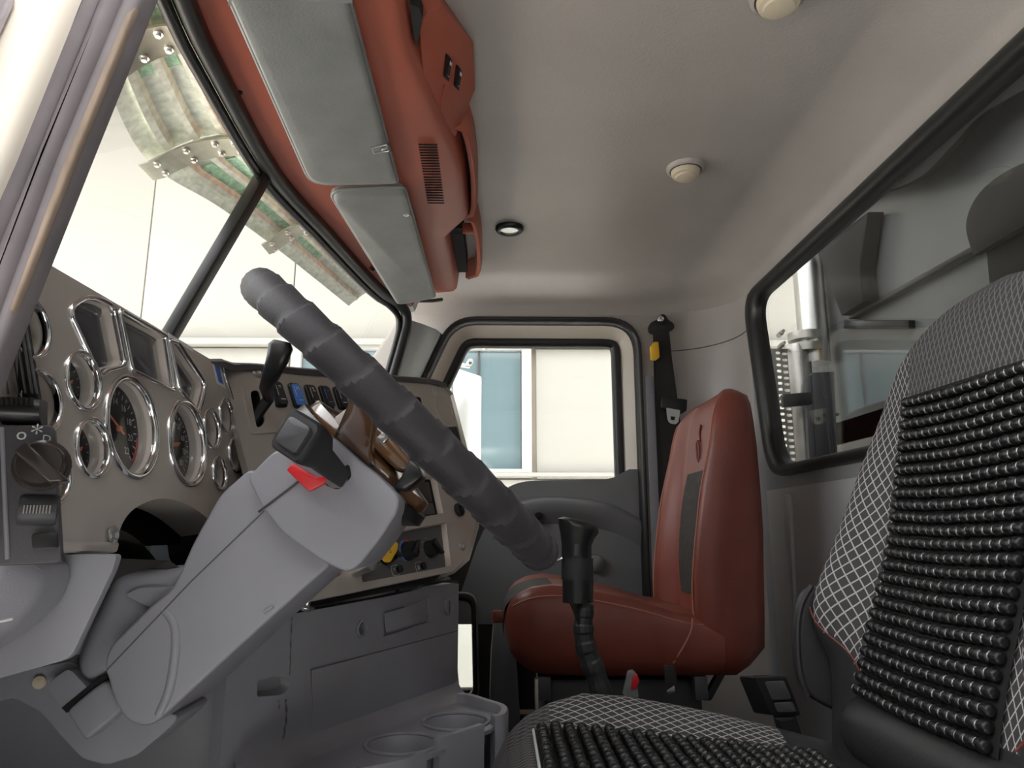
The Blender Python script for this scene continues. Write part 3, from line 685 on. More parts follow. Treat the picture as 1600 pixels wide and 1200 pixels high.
for c, r, kind in gauges:
    g_ = obj('gauge', bezel_ring(circ(c, r * 0.93, 48), r * 0.10 + 0.0012), M['chrome'], cluster, smooth=70)
    dep = -0.017 if kind in ('tach', 'speed') else (-0.019 if kind == 'small' else (-0.030 if kind == 'blank' else -0.0155))
    lo = [[CL.at(p, None, h) for p in circ(c, r * k, 40)] for k, h in ((0.935, NT), (0.90, dep))]
    obj('cup', MB().loft(lo), M['taupe_cup'], g_, smooth=60)
    face = MB().lathe([(r * 0.92, 0), (r * 0.92, 0.002)], CL.at(c, None, dep - 0.002), CL.n, 36)
    obj('dial', face, M['dial_black'] if kind != 'small' else M['dial_grey'], g_)
    if kind == 'tach': obj('markings', dial_marks(c, r, 24, ['6', '8', '10', '12', '14', '16', '18', '20', '22'], dep), M['white_print'], g_, smooth=0)
    elif kind == 'speed': obj('markings', dial_marks(c, r, 28, ['0', '10', '20', '30', '40', '50', '60', '70', '80'], dep), M['white_print'], g_, smooth=0)
    else: obj('markings', dial_marks(c, r, 12, ['C', '', 'H'] if kind == 'temp' else ['E', '', 'F'], dep), M['white_print'], g_, smooth=0)
    a = math.radians(150 if kind == 'tach' else (195 if kind == 'speed' else 215)); d = V((math.cos(a), math.sin(a))); t = V((-d[1], d[0])); w = r * 0.022
    nm = MB().prism([CL.at(c + d * (r * 0.68) + t * w * .5, None, dep + .004), CL.at(c - d * (r * 0.18) + t * w, None, dep + .004), CL.at(c - d * (r * 0.18) - t * w, None, dep + .004), CL.at(c + d * (r * 0.68) - t * w * .5, None, dep + .004)], CL.n * 0.001)
    nm.lathe([(r * 0.05, 0), (r * 0.045, 0.004), (0, 0.0045)], CL.at(c, None, dep + 0.002), CL.n, 14)
    obj('pointer', nm, M['needle'], g_, smooth=30)
    if kind in ('fuel', 'tach'):
        mb = MB(); a0, a1 = (math.radians(-5), math.radians(-45)) if kind == 'tach' else (math.radians(200), math.radians(120))
        rr0, rr1 = (0.80, 0.86) if kind == 'tach' else (0.50, 0.78)
        lo = [[CL.at(c + V((math.cos(q), math.sin(q))) * (r * k), None, dep + 0.0006) for k in (rr0, rr1)] for q in [a0 + (a1 - a0) * i / 10 for i in range(11)]]
        obj('warning_band', MB().loft(lo, closed=False), M['hot_red'], g_, smooth=0)
    obj('lens', MB().lathe([(r * 0.91, 0), (r * 0.91, 0.001)], CL.at(c, None, dep + 0.008), CL.n, 32), M['lens_glass'], g_, smooth=30)
for nm, lp in shapes.items():
    g_ = obj(nm, bezel_ring(lp, 0.0042), M['chrome'], cluster, smooth=70)
    n = len(lp); cc = V((sum(p[0] for p in lp) / n, sum(p[1] for p in lp) / n)); dep = -0.014
    inner = [cc + (p - cc) * 0.94 for p in lp]
    obj('cup', MB().loft([[CL.at(p, None, NT) for p in lp], [CL.at(p, None, dep) for p in inner]]), M['taupe_cup'], g_, smooth=40)
    obj('screen', MB().prism([CL.at(p, None, dep) for p in inner], CL.n * -0.002), M['dial_grey'], g_, smooth=0)
    obj('lens', MB().prism([CL.at(cc + (p - cc) * 0.93, None, dep + 0.004) for p in lp], CL.n * 0.001), M['lens_glass'], g_, smooth=0)
# labels on the cluster
obj('label_strip', MB().prism([CL.px(262, 520, NT), CL.px(300, 543, NT), CL.px(301, 550, NT), CL.px(263, 527, NT)], CL.n * 0.0006), M['white_print'], cluster, smooth=0)
st = obj('sticker', MB().prism([CL.px(331, 563, NT), CL.px(344, 572, NT), CL.px(352, 607, NT), CL.px(339, 599, NT)], CL.n * 0.0006), M['white_print'], cluster, smooth=0)
obj('blue_field', MB().prism([CL.px(333, 567, NT + .0008), CL.px(341, 572, NT + .0008), CL.px(348, 601, NT + .0008), CL.px(341, 597, NT + .0008)], CL.n * 0.0004), M['blue_print'], st, smooth=0)
def screw(plane, px, py, r, parent, n=0.0, m='brushed'):
    s_ = obj('screw', MB().lathe([(r * 1.25, 0), (r * 1.25, 0.001), (r, 0.0025), (r * 0.75, 0.003), (r * 0.4, 0.001), (0, 0.001)], plane.px(px, py, n), plane.n, 14), M[m], parent); return s_
screw(CL, 173, 836, 0.0065, cluster, NT + 0.002)

# ------------------------------------------------------------------ switch panel (angled wing)
tl, tr_, br_ = P(345, 572, Y=1.0), P(690, 603, Y=1.5), P(735, 830, Y=1.42)
WG = Plane(tl, tr_ - tl, tl - (br_ - (tr_ - tl)) )
WG.v = (WG.v if WG.v.z > 0 else -WG.v)
wing = thing('switch_panel', 'angled taupe switch and climate panel with screws to the right of the gauges', 'control panel', WG.px(560, 930))
def wl(pts): return [WG.px(a, b, 0.0) for a, b in pts]
w_out = [WG.px(345, 572), WG.px(400, 577), WG.px(480, 584), WG.px(600, 593), WG.px(672, 600), WG.px(692, 606), WG.px(704, 620), WG.px(722, 690), WG.px(741, 770), WG.px(743, 822), WG.px(729, 872), WG.px(706, 893), WG.px(590, 917), WG.px(478, 940), WG.px(430, 948), WG.px(405, 800)]
def wr(pts, r=0.006, k=4): return arc_round([WG.px(a, b) for a, b in pts], r, k)
H_lever = wr([(389, 612), (404, 610), (413, 662), (400, 671)], 0.008)
H_slot = wr([(600, 612), (657, 621), (668, 670), (612, 668)], 0.004)
H_radio = wr([(590, 742), (681, 745), (693, 802), (600, 818)], 0.004)
H_clim = wr([(560, 842), (697, 816), (705, 884), (566, 910)], 0.004)
obj('panel', MB().plate(w_out, [H_lever, H_slot, H_radio, H_clim], WG.n * -0.012), M['taupe'], wing, smooth=20)
# sunk trays behind the openings
def tray(hole, depth, m, nm, mside=None):
    n = len(hole); c = sum(hole, V()) / n; inn = [c + (p - c) * 0.97 - WG.n * depth for p in hole]
    t_ = obj(nm, MB().loft([hole, inn]), M[mside or m], wing, smooth=40)
    obj('back', MB().prism(inn, WG.n * -0.002), M[m], t_, smooth=0); return t_
tray(H_lever, 0.02, 'matte_black', 'lever_slot')
tray(H_slot, 0.05, 'matte_black', 'storage_slot')
rt = tray(H_radio, 0.012, 'matte_black', 'radio_bay', 'taupe_cup')
obj('radio_face', MB().prism([WG.px(596, 749, -0.008), WG.px(675, 751, -0.008), WG.px(681, 781, -0.008), WG.px(600, 790, -0.008)], WG.n * -0.003), M['black_plastic'], rt, bevel=0.001)
obj('radio_flap', MB().prism([WG.px(600, 792, -0.008), WG.px(681, 783, -0.008), WG.px(686, 800, -0.008), WG.px(600, 812, -0.008)], WG.n * -0.003), M['charcoal'], rt, bevel=0.001)
ct = tray(H_clim, 0.010, 'pad', 'climate_control', 'taupe_cup')
CN = -0.0095
for (kx, ky, kr, ang) in ((608, 864, 15.5, -35), (643, 859, 14, 40), (677, 856, 13, -60)):
    c = WG.px(kx, ky, CN); r = kr * c.y / F_PX
    kb = obj('knob', MB().lathe([(r * 1.04, 0), (r * 1.04, 0.004), (r * 0.95, 0.012), (r * 0.9, 0.016), (0, 0.0165)], c, WG.n, 24), M['black_plastic'], ct)
    a = math.radians(ang); d = WG.u * math.cos(a) + WG.v * math.sin(a); t = WG.n.cross(d)
    obj('grip', MB().prism([c + d * r * 1.12 + t * r * .16 + WG.n * .016, c - d * r * .95 + t * r * .3 + WG.n * .016, c - d * r * .95 - t * r * .3 + WG.n * .016, c + d * r * 1.12 - t * r * .16 + WG.n * .016], WG.n * 0.008), M['black_plastic'], kb, bevel=0.0015)
    tm = MB()
    for i in range(7):
        q = math.radians(215 - 250 * i / 6); dd = WG.u * math.cos(q) + WG.v * math.sin(q); t2 = WG.n.cross(dd)
        tm.add([c + dd * r * 1.3 + t2 * .0007 + WG.n * .0006, c + dd * r * 1.3 - t2 * .0007 + WG.n * .0006, c + dd * r * 1.42 - t2 * .0007 + WG.n * .0006, c + dd * r * 1.42 + t2 * .0007 + WG.n * .0006], [(0, 1, 2, 3)])
    if kx != 643: obj('scale_marks', tm, M['white_print'], ct, smooth=0)
    else:
        for m_, a0, a1 in (('cold_blue', 235, 100), ('hot_red', 98, -45)):
            lo = [[c + (WG.u * math.cos(q) + WG.v * math.sin(q)) * (r * k) + WG.n * 0.0006 for k in (1.14, 1.34)] for q in [math.radians(a0 + (a1 - a0) * i / 14) for i in range(15)]]
            obj('cold_arc' if m_ == 'cold_blue' else 'hot_arc', MB().loft(lo, closed=False), M[m_], ct, smooth=0)
for bx, by in ((630, 887), (667, 882)):
    c = WG.px(bx, by, CN); r = 5.6 * c.y / F_PX
    b_ = obj('button', MB().lathe([(r, 0), (r, 0.005), (r * .8, 0.006), (0, 0.006)], c, WG.n, 16), M['black_plastic'], ct)
    fr = arc_round([c + WG.u * a * r + WG.v * b * r + WG.n * .0008 for a, b in ((-3.3, -1.35), (0, -1.35), (0, 1.35), (-3.3, 1.35))], 0.006, 4)
    obj('outline', MB().tube(fr, 0.0004, 4, closed=True), M['white_print'], b_)
    mb = MB(); put_text(mb, '*' if bx < 650 else '#', c - WG.u * r * 2 + WG.n * .0006, WG.u, WG.v, 0.012); obj('symbol', mb, M['white_print'], b_, smooth=0)
# rocker switches
rk = []
for i, (cx, cy, hw, hh) in enumerate(((434, 617, 11.5, 21.5), (462, 619, 12, 21.5), (487, 621, 11, 20.5), (509, 622, 11, 20), (531, 623, 10, 19), (487, 659, 11, 16), (513, 660, 10.5, 15), (556, 625, 10, 18))):
    c = WG.uv(cx, cy); w = 0.0112; h = 0.0205 if cy < 640 else 0.017
    lp = lambda k, kh, n: arc_round([WG.at(c[0] + a * w * k, c[1] + b * h * kh, n) for a, b in ((-1, -1), (1, -1), (1, 1), (-1, 1))], 0.006, 5)
    s_ = obj('rocker_switch', MB().loft([lp(1.05, 1.05, 0.0), lp(1.05, 1.05, 0.003), lp(0.95, 0.96, 0.005)], cap=(True, True)), M['black_plastic'], wing, smooth=40)
    up_ = lambda a, b, n: WG.at(c[0] + a * w, c[1] + b * h, n)
    body = MB().loft([[up_(-.72, -.88, .005), up_(.72, -.88, .005), up_(.72, .88, .005), up_(-.72, .88, .005)], [up_(-.6, -.8, .0105), up_(.6, -.8, .0105), up_(.6, 0, .0065), up_(-.6, 0, .0065)], [up_(-.6, 0, .0065), up_(.6, 0, .0065), up_(.6, .8, .0085), up_(-.6, .8, .0085)]], cap=(True, True))
    rb = obj('paddle', MB().loft([arc_round([up_(-.74, -.9, h_), up_(.74, -.9, h_), up_(.74, .9, h2), up_(-.74, .9, h2)], 0.004, 3) for h_, h2 in ((.004, .004), (.009, .0065))], cap=(True, True)), M['cold_blue'] if i == 1 else M['black_satin'], s_, smooth=30)
    mb = MB()
    put_text(mb, ['=', 'H', '%', '~', '=', '-', '-', '='][i], up_(0, .5, .0085), WG.u, WG.v, 0.011)
    mb.add([up_(-.45, -.55, .0092), up_(.45, -.55, .0092), up_(.45, -.48, .0091), up_(-.45, -.48, .0091)], [(0, 1, 2, 3)])
    mb.add([up_(-.62, -.2, .0085), up_(-.52, -.2, .0085), up_(-.52, .7, .0076), up_(-.62, .7, .0076)], [(0, 1, 2, 3)])
    obj('symbol', mb, M['white_print'] if i != 3 else M['cold_blue'], s_, smooth=0)
# hand lever in its recessed plate
obj('lever_plate', MB().plate(wr([(377, 599), (425, 597), (433, 676), (392, 679)], 0.004), [H_lever], WG.n * 0.002), M['taupe'], wing, smooth=20, bevel=0.0008)
b0 = WG.px(401, 655, -0.01)
lv = [(b0, .0065, .008), (WG.px(405, 632, 0.02), .0065, .008), (P(415, 607, Y=0.985), .007, .009), (P(424, 585, Y=0.965), .008, .012), (P(434, 560, Y=0.95), .009, .015), (P(439, 541, Y=0.945), .009, .0165), (P(441, 534, Y=0.945), .006, .012)]
lo = []
for i, (p, ha, hb) in enumerate(lv):
    t = (lv[min(i + 1, len(lv) - 1)][0] - lv[max(i - 1, 0)][0]).normalized(); a = t.cross(V((0, 1, 0))).normalized(); b = t.cross(a)
    lo.append(arc_round([p + a * hb * s + b * ha * q for s, q in ((-1, -1), (1, -1), (1, 1), (-1, 1))], ha * 0.9, 3))
obj('hand_lever', MB().loft(lo, cap=(True, True)), M['black_plastic'], wing, smooth=50)
for q in ((401, 582), (678, 612), (721, 853)): screw(WG, q[0], q[1], 0.0075, wing)
obj('round_blank', MB().tube([WG.px(694, 641) + (WG.u * math.cos(2 * PI * i / 30) + WG.v * math.sin(2 * PI * i / 30)) * 0.03 for i in range(30)], 0.0012, 6, closed=True), M['taupe'], wing)
vt = obj('side_vent', MB().prism(wr([(690, 669), (712, 667), (721, 701), (700, 703)], 0.003), WG.n * 0.004), M['black_plastic'], wing, bevel=0.001)
for i in range(5):
    a = WG.px(693 + i * 4.6, 672, 0.0045); b = WG.px(700 + i * 4.6, 699, 0.0045); obj('vane', MB().tube([a, b], 0.0013, 6), M['charcoal'], vt)
obj('power_socket', MB().lathe([(0.0135, 0), (0.0135, 0.006), (0.0105, 0.008), (0.009, 0.003), (0, 0.003)], WG.px(716, 797), WG.n, 20), M['black_plastic'], wing)
obj('shelf_line', MB().box(WG.px(655, 812, 0.001), (0.0012, 0.0012, 0.012), Matrix((WG.u, WG.n, WG.v)).transposed()), M['charcoal'], wing, smooth=0)
# ignition key with yellow tag
ky = thing('ignition_key', 'yellow plastic key tag hanging from the ignition beside the climate knobs', 'key', WG.px(572, 892, 0.02))
obj('tag', MB().prism(arc_round([WG.px(a, b, 0.035) for a, b in ((583, 853), (594, 861), (592, 872), (581, 890), (574, 889), (564, 879))], 0.003, 3), WG.n * 0.004), M['yellow'], ky, bevel=0.001)
mb = MB(); put_text(mb, '2', WG.px(580, 872, 0.0393), WG.u, WG.v, 0.012); obj('tag_print', mb, M['charcoal'], ky, smooth=0)
obj('blade', MB().prism([WG.px(a, b, 0.034) for a, b in ((552, 884), (566, 878), (570, 884), (560, 892))], WG.n * 0.002), M['brushed'], ky, bevel=0.0005)
obj('barrel', MB().lathe([(0.014, -0.034), (0.014, 0.002), (0.01, 0.004), (0, 0.004)], WG.px(553, 888, 0.034), WG.n, 16), M['brushed'], ky)
rl = thing('reset_button', 'small red button peeking out beneath the steering column pod', 'button', WG.px(514, 893))
obj('cap', MB().lathe([(0.014, 0), (0.014, 0.012), (0.010, 0.016), (0, 0.017)], WG.px(514, 890, 0.0005), WG.n, 18), M['red_bright'], rl)

# ------------------------------------------------------------------ dash body behind the panels
dash = thing('dashboard', 'dark padded dashboard top running under the windshield', 'dashboard', (-0.55, 1.4, -0.2))
edge = [CL.at(CL.uv(-75, 330), None, 0.0), CL.px(46, 395), CL.px(200, 485), CL.px(340, 567)] + [WG.px(400, 575), WG.px(480, 582), WG.px(600, 591), WG.px(672, 597), WG.px(694, 604)]
e2 = cr(edge, 4); lo = []
for i, p in enumerate(e2):
    nf = CL.n if i < 14 else WG.n
    back = V((-0.80, p.y, 0.19))
    if i < 12: p = p + V((-0.016, 0, -0.012))
    lo.append([p + nf * 0.005 + V((0, 0, -0.006)), p + nf * 0.009 + V((0, 0, 0.001)), p + nf * 0.004 + V((0, 0, 0.0055)), p - nf * 0.02 + V((0, 0, 0.005)), p - nf * 0.06 + V((0, 0, -0.01)), back])
obj('top_pad', MB().loft(lo, closed=False), M['pad'], dash, smooth=60)
# pad drops over the wing's far end
rp = [WG.px(694, 603), WG.px(706, 616), WG.px(725, 690), WG.px(744, 768), WG.px(746, 824), WG.px(731, 876), WG.px(707, 897)]
obj('side_return', MB().loft([[p + WG.n * 0.004 for p in rp], [p + WG.u * 0.004 for p in rp], [p - WG.n * 0.10 + WG.u * 0.02 for p in rp]], closed=False), M['taupe'], dash, smooth=40)
bpts = [WG.px(345, 580, -0.03), WG.px(690, 612, -0.03), WG.px(738, 770, -0.03), WG.px(725, 872, -0.03), WG.px(440, 935, -0.03), WG.px(400, 800, -0.03)]
obj('core', MB().prism([WG.px(a, b, -0.055) for a, b in ((370, 590), (690, 615), (735, 770), (722, 870), (470, 930), (410, 800))], WG.n * -0.15), M['matte_black'], dash, smooth=0)
obj('passenger_shelf', MB().prism([V((-0.75, 1.56, 0.17)), V((-0.33, 1.56, 0.17)), V((-0.30, 1.56, -0.08)), V((-0.36, 1.56, -0.30)), V((-0.75, 1.56, -0.30))], (0, 0.80, 0)), M['grey_plastic_dark'], dash, bevel=0.02)
obj('cluster_shade_block', MB().box((-0.56, 0.72, 0.09), (0.22, 0.62, 0.22)), M['matte_black'], dash, smooth=0)  # solid black block standing in for the shade inside the dash
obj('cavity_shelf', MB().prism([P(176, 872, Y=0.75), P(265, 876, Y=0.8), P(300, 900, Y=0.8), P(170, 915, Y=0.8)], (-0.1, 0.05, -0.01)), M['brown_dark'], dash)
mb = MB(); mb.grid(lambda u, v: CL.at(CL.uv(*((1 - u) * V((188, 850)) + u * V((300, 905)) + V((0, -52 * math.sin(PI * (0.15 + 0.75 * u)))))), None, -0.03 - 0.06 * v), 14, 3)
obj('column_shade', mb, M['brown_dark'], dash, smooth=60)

# ------------------------------------------------------------------ lower console
cd = V((0.54, 1.0, 0)).normalized(); o = P(715, 908, Y=1.42)
CO = Plane(o, cd, (0, 0, 1))
con = thing('center_console', 'grey moulded lower console with card slot and two cup holders', 'console', CO.px(560, 1190))
TZ = -0.302
c_top = [CO.px(360, 979), CO.px(470, 957), CO.px(600, 933), CO.px(706, 911), CO.px(717, 912)]
brx = CO.uv(717, 912)[0]
H_soc = [CO.at(CO.uv(565, 982) + q) for q in circ(V((0, 0)), 0.0095, 20)]
H_card = arc_round([CO.px(598, 946), CO.px(671, 931), CO.px(673, 971), CO.px(599, 996)], 0.004, 3)
H_pull = arc_round([CO.px(402, 1064), CO.px(430, 1056), CO.px(452, 1060), CO.px(453, 1076), CO.px(440, 1086), CO.px(402, 1089)], [0.003, 0.006, 0.01, 0.014, 0.012, 0.003], 4)
bot = [CO.at(brx, TZ - o.z), CO.at(CO.uv(360, 979)[0], -0.40 - o.z)]
obj('face', MB().plate(c_top + bot, [H_soc, H_card, H_pull], CO.n * -0.02), M['grey_plastic'], con, smooth=25)
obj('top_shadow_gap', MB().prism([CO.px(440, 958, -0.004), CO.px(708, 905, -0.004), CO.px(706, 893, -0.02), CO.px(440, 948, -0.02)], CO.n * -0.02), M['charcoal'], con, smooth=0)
obj('right_return', MB().loft([[CO.at(brx, v, n), CO.at(brx + 0.006, v, n - 0.004), CO.at(brx + 0.010, v, n - 0.014), CO.at(brx + 0.012, v, n - 0.15)] for v, n in ((0.0, 0), (-0.10, 0), (-0.16, 0), (-0.19, 0.004), (TZ - o.z, 0.012))], closed=False), M['grey_plastic'], con, smooth=60)
obj('storage_door', MB().prism([CO.px(485, 1047, 0.002), CO.px(713, 986, 0.002), CO.px(714, 1062, 0.002), CO.px(700, 1078, 0.002), CO.px(497, 1180, 0.002), CO.px(488, 1176, 0.002)], CO.n * -0.004), M['grey_plastic'], con, bevel=0.0015)
obj('door_groove', MB().tube([CO.px(490, 1172, 0.001), CO.px(485, 1047, 0.001), CO.px(713, 986, 0.001)], 0.0011, 6), M['pad'], con)
so = obj('socket', MB().lathe([(0.0135, 0), (0.0135, 0.003), (0.0105, 0.0035), (0.0095, -0.004), (0.0095, -0.03), (0, -0.03)], CO.px(565, 982), CO.n, 24, cap=(False, True)), M['grey_plastic'], con)
obj('contact', MB().lathe([(0.009, 0), (0.004, 0.01), (0, 0.011)], CO.px(565, 982, -0.029), CO.n, 14), M['steel_dull'], so)
n = len(H_card); cc = sum(H_card, V()) / n; inn = [cc + (p - cc) * 0.985 - CO.n * 0.006 for p in H_card]
cs = obj('card_slot', MB().loft([H_card, inn]), M['grey_plastic'], con, smooth=40)
obj('back', MB().prism(inn, CO.n * -0.002), M['grey_plastic'], cs, smooth=0)
obj('clip', MB().prism([CO.px(604, 958, -0.005), CO.px(668, 938, -0.005), CO.px(668, 970, -0.001), CO.px(604, 989, 0.001)], CO.n * -0.003), M['grey_plastic'], cs, bevel=0.001)
obj('shade_line', MB().tube([CO.px(604, 957, -0.003), CO.px(634, 948, -0.003)], 0.0012, 6), M['pad'], cs)
pl = obj('plug', MB().lathe([(0.0145, 0), (0.0145, 0.003), (0.0125, 0.005), (0.012, 0.003), (0, 0.003)], CO.px(700, 948), CO.n, 24), M['grey_plastic'], con)
obj('slit', MB().box(CO.px(700, 948, 0.0035), (0.002, 0.002, 0.022), Matrix((CO.u, CO.n, CO.v)).transposed()), M['pad'], pl, smooth=0)
n = len(H_pull); cc = sum(H_pull, V()) / n
obj('pull_pocket', MB().loft([H_pull, [cc + (p - cc) * 0.8 - CO.n * 0.012 + V((0, 0, 0.003)) for p in H_pull]], cap=(False, True)), M['grey_plastic_dark'], con, smooth=50)
bolt = obj('hanging_bolt', MB().lathe([(0.010, 0), (0.012, 0.003), (0.012, 0.006), (0.005, 0.006), (0.005, 0.022), (0, 0.022)], CO.px(467, 951, 0.012), V((0.3, -0.2, 0.9)), 14), M['brushed'], con)
for pts, w_ in ((((456, 962), (454, 1000), (453, 1040), (452, 1056)), 1.2), (((446, 1092), (447, 1120), (443, 1150), (440, 1172)), 2.0), (((435, 1094), (436, 1110)), 1.0)):
    c_ = cr([V(q) for q in pts], 6)
    obj('drip_stain', MB().loft([[CO.px(q[0] - w_ * (0.7 + 0.5 * math.sin(i * 2.1)), q[1], 0.0006), CO.px(q[0] + w_ * (0.7 + 0.5 * math.cos(i * 1.7)), q[1], 0.0006)] for i, q in enumerate(c_)], closed=False), M['pad'], con, smooth=0)
# tray with two cup wells
def T(px, py, z=TZ): return P(px, py, Z=z)
inb = [CO.at(CO.uv(360, 979)[0], 0), CO.at(brx, 0)]
c1, c2 = T(628, 1163), T(712, 1128)
t_out = [V((CO.at(CO.uv(360, 979)[0], 0).x, CO.at(CO.uv(360, 979)[0], 0).y, TZ)), V((o.x, o.y, TZ)) + cd * 0.01, T(735, 1092), T(762, 1100), T(779, 1108), T(780, 1126), T(766, 1140), T(735, 1150), T(712, 1156), T(700, 1168), T(668, 1180), T(628, 1190), T(560, 1210), T(380, 1260)]
wells = []
for c in (c1, c2): wells.append([c + V((0.053 * math.cos(2 * PI * i / 40), 0.053 * math.sin(2 * PI * i / 40), 0)) for i in range(40)])
t_out2 = t_out
obj('tray', MB().plate(t_out2, wells, (0, 0, -0.006)), M['grey_plastic'], con, smooth=30)
for w_ in wells:
    cc = sum(w_, V()) / len(w_)
    cw = obj('cup_well', MB().loft([[p + V((0, 0, 0.0015)) for p in w_], [cc + (p - cc) * 0.965 for p in w_], [cc + (p - cc) * 0.93 + V((0, 0, -0.03)) for p in w_], [cc + (p - cc) * 0.5 + V((0, 0, -0.032)) for p in w_]], cap=(False, True)), M['grey_plastic'], con, smooth=50)
    obj('rim', MB().tube([p + V((0, 0, 0.001)) for p in w_], 0.0028, 8, closed=True), M['grey_plastic'], cw)
    for a in (1.2, 2.0, 2.7):
        obj('drain_slot', MB().box(cc + V((0.050 * math.cos(a), 0.050 * math.sin(a), -0.0285)), (0.016, 0.004, 0.003), Matrix.Rotation(a + PI / 2, 3, 'Z')), M['matte_black'], cw, smooth=0)
fil = []
for i in range(13):
    q = V((CO.at(CO.uv(380, 979)[0], 0)).lerp(CO.at(brx, 0), i / 12)); q.z = TZ
    fil.append([q + CO.n * (0.035 * (1 - math.cos(a))) * 0 + CO.n * (0.03 - 0.03 * math.cos(a)) * 0 + CO.n * (0.032 * (1 - math.sin(a))) * 1 + V((0, 0, 0.032 * (1 - math.cos(a)))) for a in [PI / 2 * k / 6 for k in range(7)]])
obj('cove', MB().loft(fil, closed=False), M['grey_plastic'], con, smooth=60)
def wallseg(nm, pts, h, w=0.012, zt=TZ + 0.012, m='grey_plastic'):
    top = [P(a, b, Z=zt) for a, b in pts]; lo = []
    for i, p in enumerate(top):
        t = (top[min(i + 1, len(top) - 1)] - top[max(i - 1, 0)]); t.z = 0; t.normalize(); nn = V((t.y, -t.x, 0))
        lo.append([p + nn * w * .5, p + nn * w * .35 + V((0, 0, .003)), p - nn * w * .35 + V((0, 0, .003)), p - nn * w * .5, p - nn * w * .5 + V((0, 0, -h)), p + nn * w * .5 + V((0, 0, -h))])
    obj(nm, MB().loft(lo, cap=(True, True)), M[m], con, smooth=40)
wallseg('rim', cr([V(q) for q in ((716, 1086), (735, 1088), (760, 1096), (782, 1103), (788, 1110), (783, 1118), (770, 1121))], 4), 0.20, 0.014)
wallseg('divider', [(682, 1157), (716, 1146), (752, 1134)], 0.16, 0.012)
wallseg('divider', [(560, 1203), (600, 1196), (640, 1186), (663, 1176)], 0.16, 0.010, TZ + 0.002)
obj('outer_panel', MB().prism([T(772, 1121, TZ), T(690, 1176, TZ), T(640, 1200, TZ), T(560, 1235, TZ), T(560, 1235, TZ) + V((0, 0.1, 0)), T(772, 1121, TZ) + V((-0.05, 0.08, 0))], (0, 0, -0.3)), M['grey_plastic'], con, bevel=0.006) if False else None

# ------------------------------------------------------------------ driver's foot well and knee panels
fw = thing('footwell_panel', 'plain grey side panel beside the pedals under the column', 'panel', P(180, 1200, Y=1.0))
obj('sheet', MB().prism([P(-160, 900, Y=1.0), P(357, 930, Y=1.0), P(352, 1320, Y=1.0), P(-160, 1320, Y=1.0)], (0, 0.03, 0)), M['grey_plastic'], fw, bevel=0.006)
obj('edge_strip', MB().prism([P(357, 930, Y=0.985), P(362, 930, Y=0.985), P(358, 1320, Y=0.985), P(352, 1320, Y=0.985)], (0, 0.03, 0)), M['charcoal'], fw, smooth=0)
kn = thing('knee_panel', 'smooth grey knee panel under the light switches', 'panel', P(60, 1050, Y=0.66))
obj('panel', MB().prism(arc_round([P(-200, 866, Y=0.62), P(183, 866, Y=0.62), P(176, 890, Y=0.62), P(112, 1024, Y=0.62), P(100, 1032, Y=0.62), P(-200, 1115, Y=0.62)], 0.004, 3), (0, 0.009, 0)), M['grey_plastic'], kn, bevel=0.004, bseg=3)
bs = [P(-40, 868, Y=0.60), P(88, 878, Y=0.60), P(91, 905, Y=0.60), P(76, 940, Y=0.60), P(45, 975, Y=0.60), P(0, 1006, Y=0.60), P(-80, 1060, Y=0.60)]
obj('switch_boss', MB().loft([[p + V((0, 0.02, 0)) for p in bs], [p + V((0.002, -0.02, 0.0)) for p in bs], [p + V((-0.012, -0.05, 0.02)) for p in bs]], cap=(True, True)), M['grey_plastic'], kn, bevel=0.010, bseg=4)
obj('mark', MB().tube([P(-4, 972, Y=0.545), P(20, 967, Y=0.545)], 0.001, 6), M['white_print'], kn)
cs2 = thing('column_support', 'flared grey bracket cover where the column meets the floor', 'cover', P(190, 1195, Y=0.80))
def flat(pts, y0, y1, m, nm, par, bev=0.006, k=3, r=0.006):
    return obj(nm, MB().prism(arc_round([P(a, b, Y=y0) for a, b in pts], r, 4), (0, y1 - y0, 0)), M[m], par, bevel=bev, bseg=k)
flat([(-200, 1100), (0, 1052), (108, 1033), (122, 1042), (150, 1085), (280, 1118), (268, 1135), (212, 1182), (165, 1196), (128, 1186), (96, 1152), (62, 1112), (20, 1090), (-200, 1090 + 60)], 0.80, 0.88, 'grey_plastic', 'bracket', cs2, 0.012, 4)
flat([(72, 1070), (104, 1046), (112, 1048), (143, 1082), (98, 1108)], 0.787, 0.805, 'grey_plastic', 'upper_tab', cs2, 0.003)
flat([(102, 1112), (142, 1078), (166, 1062), (192, 1108), (176, 1124), (132, 1160)], 0.780, 0.805, 'grey_plastic', 'lower_tab', cs2, 0.004)
flat([(96, 1106), (140, 1070), (166, 1054), (168, 1060), (104, 1114)], 0.786, 0.803, 'matte_black', 'gap', cs2, 0.0, 2, 0.0)
obj('bolt', MB().lathe([(0.007, 0), (0.006, 0.003), (0, 0.004)], P(62, 1066, Y=0.798), (0.2, -1, 0.3), 12), M['lamp_cream'], cs2)
bt = thing('column_boot', 'grey moulded boot between dash and steering column', 'cover', P(210, 1050, Y=0.9))
lo = []
for y, k in ((0.79, 0.6), (0.81, 1.0), (0.95, 1.0)):
    pts = [(187, 884), (262, 886), (300, 880), (270, 960), (175, 1060), (128, 1075), (118, 1035)]
    c_ = V((200, 970)); lo.append([P(*(c_ + (V(p) - c_) * (0.8 + 0.2 * k)), Y=y) for p in pts])
obj('shell', MB().loft(lo, cap=(True, True)), M['grey_plastic'], bt, bevel=0.012, bseg=4)
